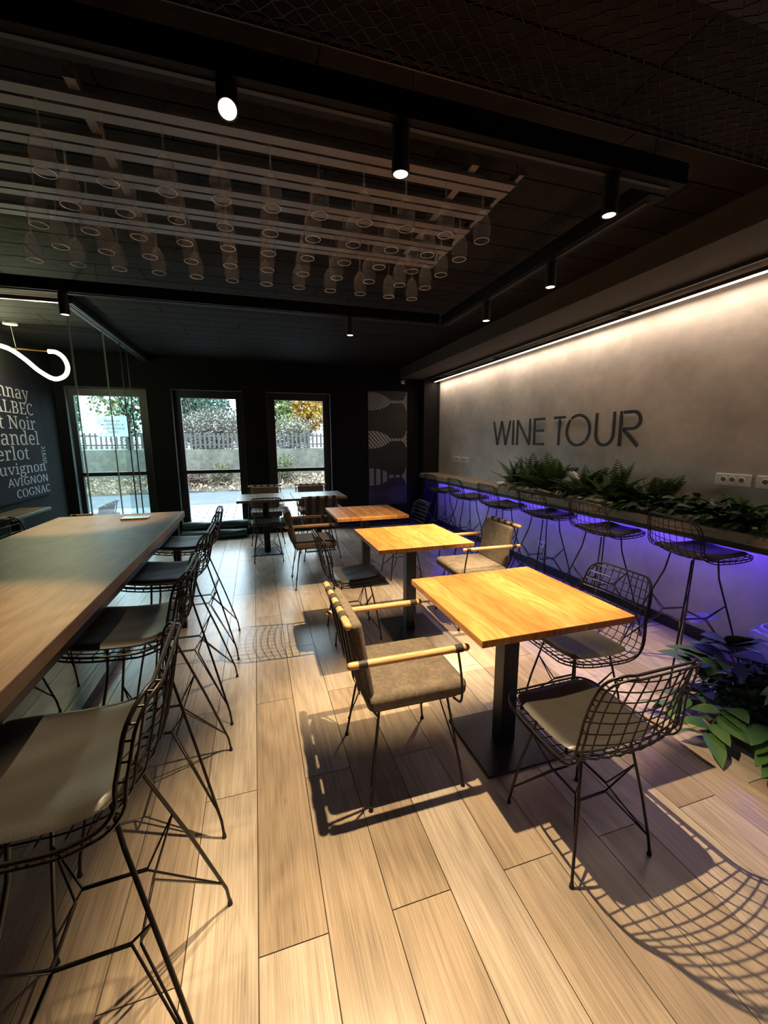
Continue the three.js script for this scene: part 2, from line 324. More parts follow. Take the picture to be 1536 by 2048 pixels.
// sockets on the wall
function socket(y, z, n, label, w = 0.074 * n + 0.01) {
  const s = thing('wall_socket', label, 'socket', [RX, y, z]);
  mesh('cover_plate', rbx(0.012, 0.078, w, 0.004, -0.006, 0, 0), M.white, s);
  for (let i = 0; i < n; i++) {
    const zz = (i - (n - 1) / 2) * (w - 0.05) / Math.max(1, n);
    mesh('socket_ring', new THREE.TorusGeometry(0.019, 0.0035, 6, 20).rotateY(Math.PI / 2).translate(-0.0125, 0, zz), M.white, s);
    mesh('socket_recess', new THREE.CylinderGeometry(0.0165, 0.0165, 0.002, 18).rotateZ(Math.PI / 2).translate(-0.0122, 0, zz), std({ color: '#77746f', roughness: 0.5 }), s);
    mesh('pin_hole', [bx(0.002, 0.005, 0.005, -0.0136, 0, zz - 0.007), bx(0.002, 0.005, 0.005, -0.0136, 0, zz + 0.007)], M.hole, s);
  }
}
socket(1.18, -5.92, 3, 'far white socket plate of the pair near the corner', 0.2);
socket(1.18, -5.665, 3, 'second white socket plate of the pair near the corner', 0.2);
socket(1.195, -1.93, 3, 'white triple socket plate above the leafy greenery', 0.215);
socket(1.195, -1.69, 3, 'white socket plate at the right edge of the picture', 0.2);
socket(0.30, -3.79, 1, 'low white socket under the blue-lit counter', 0.13);

// ------------------------------------------------------------------ wire chairs and stools
function shell(profile, widths, Rc = 0.07) {
  const curve = new THREE.CatmullRomCurve3(profile.map(p => V(0, p[1], p[0])), false, 'centripetal');
  const N = 240, P = curve.getSpacedPoints(N), L = curve.getLength();
  const at = s => { const f = Math.max(0, Math.min(1, s / L)) * N, i = Math.min(N - 1, Math.floor(f)); return P[i].clone().lerp(P[i + 1], f - i); };
  const tan = s => at(Math.min(L, s + 0.006)).sub(at(Math.max(0, s - 0.006))).normalize();
  const nrm = s => { const t = tan(s); return V(0, -t.z, t.y); };
  const W = s => { const f = Math.max(0, Math.min(1, s / L)) * (widths.length - 1), i = Math.min(widths.length - 2, Math.floor(f)), k = f - i, e = k * k * (3 - 2 * k); return widths[i] + (widths[i + 1] - widths[i]) * e; };
  const lift = s => 0.018 + 0.03 * Math.max(0, Math.min(1, (s - L * 0.45) / (L * 0.3)));
  const surf = (x, s, off = 0) => { const n = nrm(s), k = lift(s) * (x / W(s)) ** 2 + off; return at(s).add(n.multiplyScalar(k)).setX(x); };
  return { L, at, W, surf, Rc };
}
function shellGeos(S, nLong, dCross, wr = 0.0026) {
  const { L, W, surf, Rc } = S, edge = [];
  const A = 8, side = [];
  for (let k = 0; k <= A; k++) { const a = k / A * Math.PI / 2; side.push([Rc * (1 - Math.cos(a)), a]); }
  const mid = 26, out = [];
  for (const [d, a] of side) out.push([W(d) - Rc + Rc * Math.sin(a), d]);
  for (let k = 1; k < mid; k++) { const s = Rc + (L - 2 * Rc) * k / mid; out.push([W(s), s]); }
  for (const [d, a] of side.slice().reverse()) out.push([W(L - d) - Rc + Rc * Math.sin(a), L - d]);
  const loop = [...out, ...out.slice().reverse().map(([x, s]) => [-x, s])];
  const r1 = loop.map(([x, s]) => surf(x, s)), r2 = loop.map(([x, s]) => surf(x * 0.985, s, -0.015));
  const rim = [tube(r1, 0.0044, 6, true), tube(r2, 0.0036, 5, true)];
  for (let i = 0; i < loop.length; i += 2) rim.push(tube([r1[i], r2[i]], 0.0026, 4));
  const wires = [];
  for (let k = 1; k < nLong; k++) {
    const f = -1 + 2 * k / nLong, e = Math.abs(f), cut = (w) => { const q = e * w - w + Rc; return q > 0 ? Rc - Math.sqrt(Math.max(0, Rc * Rc - q * q)) : 0; };
    const s0 = cut(W(0.02)), s1 = L - cut(W(L - 0.02)), pts = [];
    for (let j = 0; j <= 22; j++) { const s = s0 + (s1 - s0) * j / 22; pts.push(surf(f * W(s), s, -0.003)); }
    wires.push(tube(pts, wr, 4));
  }
  for (let s = dCross; s < L - dCross * 0.5; s += dCross) {
    const d = Math.min(s, L - s), w = d < Rc ? W(s) - Rc + Math.sqrt(Rc * Rc - (Rc - d) ** 2) : W(s), pts = [];
    for (let j = 0; j <= 10; j++) pts.push(surf(-w + 2 * w * j / 10, s, 0.001));
    wires.push(tube(pts, wr, 4));
  }
  return { rim, wires };
}
function padGeo(S, s0, hs, hx, T) {
  const f = (top) => gridGeo(22, 22, (u, v) => {
    const p = -1 + 2 * u, q = -1 + 2 * v, m = Math.max(Math.abs(p), Math.abs(q));
    const X = p * Math.sqrt(1 - 0.2 * q ** 6), Q = q * Math.sqrt(1 - 0.2 * p ** 6);
    const h = T * Math.sqrt(Math.max(0, 1 - m ** 8)), wr = top ? 0.0012 * Math.sin(p * 9 + q * 4) * (1 - m) : 0;
    return S.surf(X * hx, s0 + Q * hs, 0.006 + T * 0.5 + (top ? 1 : -1) * h * 0.5 + wr);
  });
  const a = f(true), b = f(false); { const ix = b.index.array; for (let i = 0; i < ix.length; i += 3) { const t = ix[i]; ix[i] = ix[i + 1]; ix[i + 1] = t; } b.computeVertexNormals(); }
  // the top must face up
  const n = a.attributes.normal; if (n.getY(250) < 0) for (const g of [a, b]) { const ix = g.index.array; for (let i = 0; i < ix.length; i += 3) { const t = ix[i]; ix[i] = ix[i + 1]; ix[i + 1] = t; } g.computeVertexNormals(); }
  for (const g of [a, b]) { const uv = g.attributes.uv; for (let i = 0; i < uv.count; i++) uv.setXY(i, uv.getX(i) * 1.4, uv.getY(i) * 1.4); }
  return [a, b];
}
function wireBase(o, { foot, top, hTop, kink, hKink, up, node, hNode, low, shift = 0 }) {
  const q = [[1, 1], [-1, 1], [-1, -1], [1, -1]];
  const legAt = h => { // half-width of a leg at height h
    if (h > hKink) return top + (kink - top) * (hTop - h) / (hTop - hKink);
    return kink + (foot - 0.006 - kink) * (hKink - h) / (hKink - 0.07);
  };
  for (const [sx, sz] of q) {
    const P = (w, h) => V(sx * w, h, sz * w + (h > 0.3 ? 0 : 0) + shift * Math.max(0, (h - 0.07) / (hTop - 0.07)));
    const pts = [P(top, hTop), P(top * 1.0 + (kink - top) * 0.6, hKink + (hTop - hKink) * 0.35), P(kink, hKink), P((kink + foot) / 2, (hKink + 0.07) / 2), P(foot - 0.006, 0.07), P(foot, 0.012)];
    const leg = mesh('leg', [tube([pts[0], pts[1], pts[2]], 0.0052, 6), tube([pts[2], pts[3], pts[4], pts[5]], 0.0052, 6)], M.wire, o);
    mesh('foot_cap', new THREE.CylinderGeometry(0.0062, 0.0085, 0.018, 8).translate(pts[5].x, 0.009, pts[5].z), M.black, leg);
  }
  const P = (sx, sz, w, h) => V(sx * w, h, sz * w + shift * Math.max(0, (h - 0.07) / (hTop - 0.07)));
  const braces = [];
  for (let k = 0; k < 4; k++) {
    const [ax, az] = q[k], [bx_, bz] = q[(k + 1) % 4], nx = (ax + bx_) / 2, nz = (az + bz) / 2;      // side direction
    const mid = (t, h) => V(nx * node + (nx ? 0 : t), h, nz * node + (nz ? 0 : t) + shift * Math.max(0, (h - 0.07) / (hTop - 0.07)));
    const tA = (nx ? az : ax) * node * 0.85, tB = -tA, h = hNode + (k % 2) * 0.02;
    braces.push(tube([P(ax, az, legAt(low), low), mid(tA, h), mid(tB, h), P(bx_, bz, legAt(low), low)], 0.0032, 5));
    braces.push(tube([P(ax, az, legAt(up), up), mid(tA, h + 0.006), mid(tB, h + 0.006), P(bx_, bz, legAt(up), up)], 0.0032, 5));
  }
  mesh('brace', braces, M.wire, o);
}
const shDin = shell([[0.215, 0.462], [0.12, 0.448], [0, 0.441], [-0.10, 0.443], [-0.165, 0.456], [-0.205, 0.492], [-0.225, 0.555], [-0.248, 0.66], [-0.288, 0.805]], [0.2, 0.213, 0.218, 0.212, 0.2, 0.182]);
const shBar = shell([[0.262, 0.778], [0.17, 0.763], [0.06, 0.755], [-0.04, 0.757], [-0.1, 0.771], [-0.14, 0.81], [-0.158, 0.872], [-0.185, 1.005]], [0.195, 0.21, 0.216, 0.212, 0.198]);
const gDin = shellGeos(shDin, 10, 0.041), gBar = shellGeos(shBar, 9, 0.047, 0.0023);
for (const g of [gDin, gBar]) { g.rim = merged(g.rim); g.wires = merged(g.wires); }
const padDin = merged(padGeo(shDin, 0.205, 0.175, 0.185, 0.03)), padBar = merged(padGeo(shBar, 0.197, 0.176, 0.186, 0.03));
function makeWire(kind) {
  const o = new THREE.Group(), bar = kind === 'bar';
  mesh('wire_shell', bar ? gBar.wires : gDin.wires, M.wire, o);
  mesh('rim', bar ? gBar.rim : gDin.rim, M.wire, o);
  mesh('seat_pad', bar ? padBar : padDin, M.leather, o);
  wireBase(o, bar ? { foot: 0.231, top: 0.085, hTop: 0.75, kink: 0.098, hKink: 0.63, up: 0.47, node: 0.085, hNode: 0.35, low: 0.1, shift: 0.03 }
    : { foot: 0.172, top: 0.105, hTop: 0.436, kink: 0.115, hKink: 0.38, up: 0.34, node: 0.07, hNode: 0.2, low: 0.075 });
  return o;
}
const protoDin = makeWire('din'), protoBar = makeWire('bar');
function place(proto, name, label, cat, x, z, turn, group) {
  const o = proto.clone(); o.name = numbered(name); o.position.set(x, 0, z); o.rotation.y = turn; o.userData = {}; scene.add(o); return tag(o, label, cat, group);
}
const P2 = Math.PI / 2;
// stools along the long high table (facing left)
[['wire bar stool nearest the viewer at the long high table', -0.945, 0.03, 0.04], ['second wire bar stool from the viewer at the long high table', -1.66, 0], ['third wire bar stool from the viewer at the long high table', -2.32, -0.02], ['farthest wire bar stool on the aisle side of the long high table', -2.99, 0.02]]
  .forEach(([l, z, t, dx = 0]) => place(protoBar, 'bar_stool', l, 'bar stool', -0.42 + dx, z, -P2 + t, 'wire bar stools at the high table'));
[['wire bar stool behind the high table, the nearer of two', -2.25], ['wire bar stool behind the high table, the farther of two', -2.965]]
  .forEach(([l, z]) => place(protoBar, 'bar_stool', l, 'bar stool', -1.335, z, P2, 'wire bar stools at the high table'));
// stools at the counter (facing the wall)
[['wire bar stool at the counter nearest the leafy branches on the floor', 2.54, -1.79, -0.22], ['wire bar stool at the counter, second from the floor branches', 2.5, -2.45, -0.1], ['wire bar stool at the counter in front of the low socket', 2.54, -3.17, -0.05], ['wire bar stool at the counter, fourth from the floor branches', 2.46, -3.8, -0.05], ['wire bar stool at the counter, second from the far corner', 2.45, -4.52, -0.05], ['wire bar stool at the counter in the far corner', 2.45, -5.25, -0.05]]
  .forEach(([l, x, z, t]) => place(protoBar, 'bar_stool', l, 'bar stool', x, z, P2 + t, 'wire bar stools at the counter'));
// dining chairs
[['black wire chair with its back to the viewer in the right foreground', 1.09, -1.07, Math.PI + 0.02], ['black wire chair between the front oak table and the counter', 1.5, -1.56, -P2], ['black wire chair on the left of the middle oak table', 0.655, -2.92, P2], ['black wire chair on the right of the third oak table', 1.48, -4.14, -P2], ['black wire chair in front of the joined white tables by the windows', 0.093, -5.25, Math.PI]]
  .forEach(([l, x, z, t]) => place(protoDin, 'wire_chair', l, 'chair', x, z, t, 'black wire dining chairs'));

// ------------------------------------------------------------------ armchairs: hairpin frame, taupe cushions, wooden dowels
function makeArm() {
  const o = new THREE.Group();
  const cush = (w, h, d, r) => { const g = new RoundedBoxGeometry(w, h, d, 5, r); boxUV(g, 0.4, 0.4); return g; };
  mesh('seat_cushion', cush(0.43, 0.075, 0.43, 0.03).translate(0, 0.447, 0.01), M.suede, o);
  const tilt = -0.16, back = new THREE.Group(); void back;
  const bk = cush(0.40, 0.33, 0.05, 0.022).rotateX(tilt).translate(0, 0.63, -0.222);
  const bm = mesh('back_cushion', bk, M.suede, o);
  const barY = 0.802, barZ = -0.285;
  const dow = (len) => { const g = new THREE.CylinderGeometry(0.0145, 0.0145, len, 14, 1); return g; };
  const cap = (x, y, z) => new THREE.SphereGeometry(0.0145, 12, 8).translate(x, y, z);
  mesh('back_rail', [dow(0.47).rotateZ(P2).translate(0, barY, barZ), cap(-0.235, barY, barZ), cap(0.235, barY, barZ)], M.dowel, o);
  for (const x of [-0.145, -0.05, 0.05, 0.145]) {                        // straps from the cushion over the rail
    const pts = [], w = 0.042, loop = [];
    for (let k = 0; k <= 10; k++) { const a = (-40 + 250 * k / 10) * R; loop.push([barZ - 0.0175 * Math.cos(a) * -1, barY + 0.0175 * Math.sin(a)]); }
    const path = [[-0.232, 0.765], ...loop, [-0.268, 0.74]];
    mesh('strap', gridGeo(1, path.length - 1, (u, v) => { const p = path[Math.round(v * (path.length - 1))]; return V(x + (u - 0.5) * w, p[1], p[0]); }), std({ color: '#3b342d', roughness: 0.75, side: THREE.DoubleSide }), bm);
  }
  // straps hanging down the back of the cushion
  for (const x of [-0.145, -0.05, 0.05, 0.145]) mesh('back_strap', bx(0.04, 0.3, 0.003).rotateX(tilt).translate(x, 0.622, -0.251), M.strap, bm);
  for (const s of [-1, 1]) {
    const X = s * 0.247, y = 0.652;
    const arm = mesh('armrest', [dow(0.47).rotateX(P2).translate(X, y, -0.045), cap(X, y, 0.19), cap(X, y, -0.28)], M.dowel, o);
    for (const z of [0.155, -0.235]) mesh('armrest_band', new THREE.CylinderGeometry(0.0163, 0.0163, 0.034, 14, 1, true).rotateX(P2).translate(X, y, z), std({ color: '#26211d', roughness: 0.6, side: THREE.DoubleSide }), arm);
    mesh('arm_rod', [tube(smooth([V(X, y - 0.01, 0.155), V(X * 0.99, 0.52, 0.175), V(X * 0.98, 0.43, 0.18), V(X * 0.94, 0.405, 0.178), V(X * 0.8, 0.405, 0.165)], 14), 0.005, 6)], M.wire, o);
    // back upright: seat corner up to the rail, with a stay to the armrest
    mesh('back_upright', [tube([V(s * 0.205, 0.40, -0.17), V(s * 0.215, 0.52, -0.232), V(s * 0.222, barY, barZ)], 0.0052, 6), tube([V(s * 0.215, 0.47, -0.2), V(X, y - 0.005, -0.235), V(s * 0.222, barY - 0.03, barZ + 0.004)], 0.004, 5)], M.wire, o);
    for (const z of [0.205, -0.205]) {
      const f = V(s * 0.228, 0.012, z), leg = mesh('leg', [tube([V(s * 0.165, 0.412, z * 0.72), f], 0.0054, 6), tube([V(s * 0.1, 0.408, z * 0.62), V(s * 0.212, 0.1, z * 0.97)], 0.0034, 5)], M.wire, o);
      mesh('foot_cap', new THREE.CylinderGeometry(0.0065, 0.011, 0.018, 8).translate(f.x, 0.009, f.z), M.black, leg);
    }
  }
  mesh('seat_frame', [tube([V(-0.19, 0.408, -0.17), V(0.19, 0.408, -0.17), V(0.19, 0.408, 0.18), V(-0.19, 0.408, 0.18)], 0.005, 5, true), rod(V(-0.165, 0.405, 0), V(0.165, 0.405, 0), 0.004, 5)], M.wire, o);
  return o;
}
const protoArm = makeArm();
[['taupe armchair with wooden armrests nearest the viewer', 0.57, -1.6, P2], ['taupe armchair with wooden armrests on the right of the middle oak table', 1.655, -2.915, -P2 - 0.03], ['taupe armchair with wooden armrests on the left of the third oak table', 0.52, -4.21, P2], ['taupe armchair by the window behind the left joined white table', 0.115, -6.2, 0], ['taupe armchair by the window behind the right joined white table', 0.8, -6.2, 0], ['taupe armchair with its strapped back to the viewer at the right joined white table', 0.74, -5.19, Math.PI]]
  .forEach(([l, x, z, t]) => place(protoArm, 'armchair', l, 'armchair', x, z, t, 'taupe armchairs with wooden armrests'));

// ------------------------------------------------------------------ square pedestal tables
function makeTable(w, mats, seam) {
  const o = new THREE.Group(), n = 6, bw = w / n, H = 0.75, t = 0.03;
  for (let i = 0; i < n; i++) {
    const g = rbx(bw - (i === seam ? 0.0012 : 0.0004), t, w, 0.003, -w / 2 + (i + 0.5) * bw, H - t / 2, 0, 2);
    boxUV(g, 0.3, 1.1, rnd(), rnd()); mesh('board', g, mats[Math.floor(rnd() * mats.length)], o);
  }
  mesh('post', rbx(0.08, H - t - 0.012, 0.08, 0.004, 0, (H - t + 0.012) / 2, 0, 2), M.blackSteel, o);
  mesh('mounting_plate', bx(0.3, 0.006, 0.3, 0, H - t - 0.003, 0), M.blackSteel, o);
  mesh('base_plate', rbx(0.4, 0.012, 0.4, 0.003, 0, 0.006, 0, 2), M.blackSteel, o);
  return o;
}
const pale = ['#d9d2c6', '#cfc8bc'].map(c => std({ color: c, map: texWalnut, roughness: 0.35 }));
[['square oak table nearest the viewer on a black pedestal', 1.1, -1.565, 0.712, M.oak], ['square oak table in the middle of the row', 1.1, -2.875, 0.712, M.oak], ['square oak table farthest back in the row', 1.055, -4.06, 0.712, M.oak], ['pale square table by the windows, left of the joined pair', 0.092, -5.6, 0.69, pale], ['pale square table by the windows, right of the joined pair', 0.785, -5.6, 0.69, pale]]
  .forEach(([l, x, z, w, m], i) => { const o = makeTable(w, m, 4); o.name = numbered('pedestal_table'); o.position.set(x, 0, z); scene.add(o); tag(o, l, 'table', i < 3 ? 'square oak tables' : 'joined pale tables'); });

// ------------------------------------------------------------------ long high table
{
  const t = thing('high_table', 'long brown high table with black steel frame at the left', 'table', [-0.98, 0, -2.0]);
  mesh('table_top', boxUV(rbx(0.84, 0.045, 3.06, 0.003, 0, 0.9025, 0), 1.4, 1.8, 0.3, 0.1), M.walnut, t);
  mesh('apron', [bx(0.03, 0.06, 2.96, 0.37, 0.85, 0), bx(0.03, 0.06, 2.96, -0.37, 0.85, 0), bx(0.72, 0.06, 0.03, 0, 0.85, 1.46), bx(0.72, 0.06, 0.03, 0, 0.85, -1.46)], M.blackSteel, t);
  for (const x of [-0.36, 0.36]) for (const z of [-1.43, 1.43]) mesh('leg', bx(0.05, 0.83, 0.05, x, 0.415, z), M.blackSteel, t);
  mesh('stretcher', [bx(0.05, 0.05, 2.82, 0, 0.045, 0)], M.blackSteel, t);
  for (const z of [-1.43, 1.43]) mesh('foot_bar', bx(0.68, 0.05, 0.05, 0, 0.045, z), M.blackSteel, t);
  tag(mesh('tray', [rbx(0.17, 0.014, 0.1, 0.004, -0.84, 0.932, -3.28)], M.alu), 'small flat metal tray on the far end of the high table', 'tray');
}

// ------------------------------------------------------------------ ceiling: tracks, spotlights
const TY = 2.45, TH = 0.075;
function track(name, label, x0, x1, z0, z1) { const o = thing(name, label, 'light track', [0, 0, 0]);
  mesh('track_profile', span(x0, x1, TY, TY + TH, z0, z1), M.track, o);
  const horiz = x1 - x0 > z1 - z0;
  mesh('track_slot', horiz ? span(x0 + 0.05, x1 - 0.05, TY - 0.004, TY, (z0 + z1) / 2 - 0.008, (z0 + z1) / 2 + 0.008) : span((x0 + x1) / 2 - 0.008, (x0 + x1) / 2 + 0.008, TY - 0.004, TY, z0 + 0.05, z1 - 0.05), M.hole, o);
  const w = []; for (let k = 0; k < 4; k++) { const f = 0.04 + 0.92 * k / 3; const x = horiz ? x0 + (x1 - x0) * f : (x0 + x1) / 2, z = horiz ? (z0 + z1) / 2 : z0 + (z1 - z0) * f; mesh('suspension_wire', rod(V(x, TY + TH, z), V(x, CH, z), 0.0015, 4), M.black, o); }
}
track('light_track', 'black suspended light track nearest the viewer', -1.6, 1.68, -1.45, -1.37);
track('light_track', 'black suspended light track running along the room on the right', 1.6, 1.68, -3.46, -1.46);
track('light_track', 'black suspended light track across the room at the back', -2.3, 1.56, -3.49, -3.41);
function spot(x, z, label, tx, tz, k = 1, lean = [0, 0], ang = 38, flush = 0) {
  const o = thing('track_spotlight', label, 'spotlight', [x, TY, z], 0, 'cylinder spotlights');
  const body = new THREE.Group(); void body;
  const g = new THREE.CylinderGeometry(0.029, 0.029, 0.125, 20).translate(0, -0.0725, 0);
  const m = mesh('lamp_body', g, M.black, o); m.rotation.set(lean[0], 0, lean[1]);
  mesh('mount', bx(0.03, 0.012, 0.05, 0, -0.004, 0), M.black, o);
  mesh('lens_ring', new THREE.TorusGeometry(0.026, 0.003, 6, 24).rotateX(P2).translate(0, -0.136, 0), M.black, m);
  mesh('lens', new THREE.CircleGeometry(0.025, 24).rotateX(P2).translate(0, -0.1362, 0), M.lamp, m);
  o.updateMatrixWorld(true);
  const p = m.localToWorld(V(0, -0.143, 0));
  const l = new THREE.SpotLight(WARM, SPOT * k, 0, ang * R, 0.3, 2); l.position.copy(p); l.target.position.set(tx, 0, tz); l.shadow.radius = 0.5; l.castShadow = true;
  l.shadow.mapSize.set(1024, 1024);
  scene.add(l); scene.add(l.target); l.name = 'spot_beam'; l.target.name = 'spot_target';
}
spot(-0.02, -1.41, 'cylinder spotlight left of centre, tilted towards the viewer', 0.0, -0.35, 0.95, [-0.62, 0], 23);
spot(0.5, -1.41, 'cylinder spotlight beside the right end of the glass rack', 0.72, -1.25, 1.9, [0, 0.0], 34);
spot(1.35, -1.41, 'largest cylinder spotlight at the right end of the near track', 1.45, -1.8, 0.8, [0, 0], 17);
spot(1.64, -2.1, 'cylinder spotlight on the right track, nearer one', 1.95, -2.25, 1.6, [0, 0], 25);
spot(1.64, -2.78, 'cylinder spotlight on the right track, farther one', 0.85, -2.95, 2.6, [0, 0], 29);
spot(0.79, -3.45, 'cylinder spotlight on the back track right of the windows', 0.95, -3.95, 0.4, [0, 0], 22);
spot(-1.17, -3.45, 'cylinder spotlight on the back track at the glass corner', -1.15, -3.3, 0.4, [0, 0], 24);
spot(-0.95, -1.41, 'cylinder spotlight on the near track over the high table', -0.95, -1.3, 0.5, [0, 0], 25);

// ------------------------------------------------------------------ stemware rack and glasses
{
  const rk = thing('glass_rack', 'grey metal stemware rack hanging below the ceiling', 'rack', [0, 0, 0]);
  const rows = [-1.66, -1.845, -2.03, -2.215, -2.4], y = 2.475;
  for (const z of rows) for (const s of [-1, 1]) mesh('rail', bx(3.05, 0.014, 0.042, -0.46, y + 0.007, z + s * 0.0275), M.rack, rk);
  for (const [x, w] of [[1.065, 0.02], [0.86, 0.03], [-0.45, 0.03], [-1.9, 0.03]]) mesh(x > 1 ? 'end_frame' : 'cross_bar', bx(w, 0.03, 0.92, x, y + 0.03, -2.03), M.rack, rk);
  for (const [x, z] of [[1.06, -1.6], [1.06, -2.46], [-0.45, -1.6], [-0.45, -2.46], [-1.9, -1.6], [-1.9, -2.46]]) mesh('hanger', rod(V(x, y + 0.02, z), V(x, CH, z), 0.004, 6), M.rack, rk);
  const outer = [[0.006, -0.088], [0.014, -0.094], [0.024, -0.107], [0.0315, -0.125], [0.0352, -0.145], [0.0355, -0.163], [0.0335, -0.182], [0.0305, -0.2]];
  const prof = [[0, -0.0865], ...outer].map(p => new THREE.Vector2(...p));
  const gb = new THREE.LatheGeometry(prof, 24), gr = new THREE.TorusGeometry(0.0299, 0.0011, 6, 24).rotateX(P2).translate(0, -0.2, 0);
  const gs = new THREE.LatheGeometry([[0.0045, 0.004], [0.0036, -0.02], [0.0034, -0.06], [0.0046, -0.082], [0.006, -0.088]].map(p => new THREE.Vector2(...p)), 8);
  const gf = new THREE.LatheGeometry([[0, 0.012], [0.02, 0.0135], [0.033, 0.0165], [0.033, 0.0150], [0.02, 0.0105], [0.005, 0.004]].map(p => new THREE.Vector2(...p)), 20);
  const rimM = phy({ color: '#ffffff', roughness: 0.1, transmission: 0.1, thickness: 0 }), stemM = phy({ color: '#ffffff', roughness: 0.05, transmission: 0.85, thickness: 0 });
  const wg = new THREE.Group();
  mesh('bowl', gb, M.crystal, wg); mesh('rim', gr, rimM, wg); mesh('stem', gs, stemM, wg); mesh('foot', gf, stemM, wg);
  const ord = ['first', 'second', 'third', 'fourth', 'fifth'], cnt = ['right-end', 'second', 'third', 'fourth', 'fifth', 'sixth', 'seventh', 'eighth', 'ninth', 'tenth', 'eleventh', 'twelfth', 'thirteenth'];
  rows.forEach((z, r) => {
    for (let i = 0; i < 13; i++) {
      const x = i === 0 ? 0.945 - r * 0.006 : 0.78 - (i - 1) * 0.1685;
      if (x < -0.6 - (Math.abs(z) - 1.66) * 0.5) continue;
      const o = place(wg, 'wine_glass', `upturned wine glass, ${cnt[i]}${i ? ' from the right' : ''} in the ${ord[r]} row from the front`, 'wine glass', x, z, 0, 'wine glasses in the hanging rack');
      o.position.y = y + 0.002;
    }
  });
}

// ------------------------------------------------------------------ expanded-metal mesh ceiling near the viewer
{
  const ms = thing('mesh_ceiling_panel', 'black expanded metal mesh hung below the ceiling near the viewer', 'mesh panel', [0, 0, 0]);
  const y = 2.42, z0 = -1.16, z1 = 0.4, x0 = -0.3, x1 = 3.0, geos = [], px = 0.052, pz = 0.02;
  let k = 0;
  for (let z = z0; z < z1; z += pz, k++) {
    const pts = []; let j = 0;
    for (let x = x0; x <= x1; x += px / 2, j++) pts.push(V(x, y + (j % 2 ? 0.003 : -0.003), z + ((j + k) % 2 ? pz * 0.46 : -pz * 0.46)));
    geos.push(tube(pts, 0.0017, 3));
  }
  const m = mesh('mesh_strands', geos, std({ color: '#0e0e0e', roughness: 0.45, metalness: 0.3 }), ms); m.userData.kind = 'stuff';
  mesh('mesh_edge', [span(x0, x1, y - 0.004, y + 0.004, z0 - 0.012, z0 - 0.008)], std({ color: '#2c2a29', roughness: 0.35, metalness: 0.5 }), ms);
  for (const x of [0.2]) mesh('hanger', rod(V(x, y, z0 + 0.1), V(x, CH, z0 + 0.1), 0.003, 5), M.black, ms);
  tag(mesh('duct', span(0.9, 2.38, 2.5, 2.64, -0.9, 1.6), M.black), 'black duct above the metal mesh', 'duct');
}

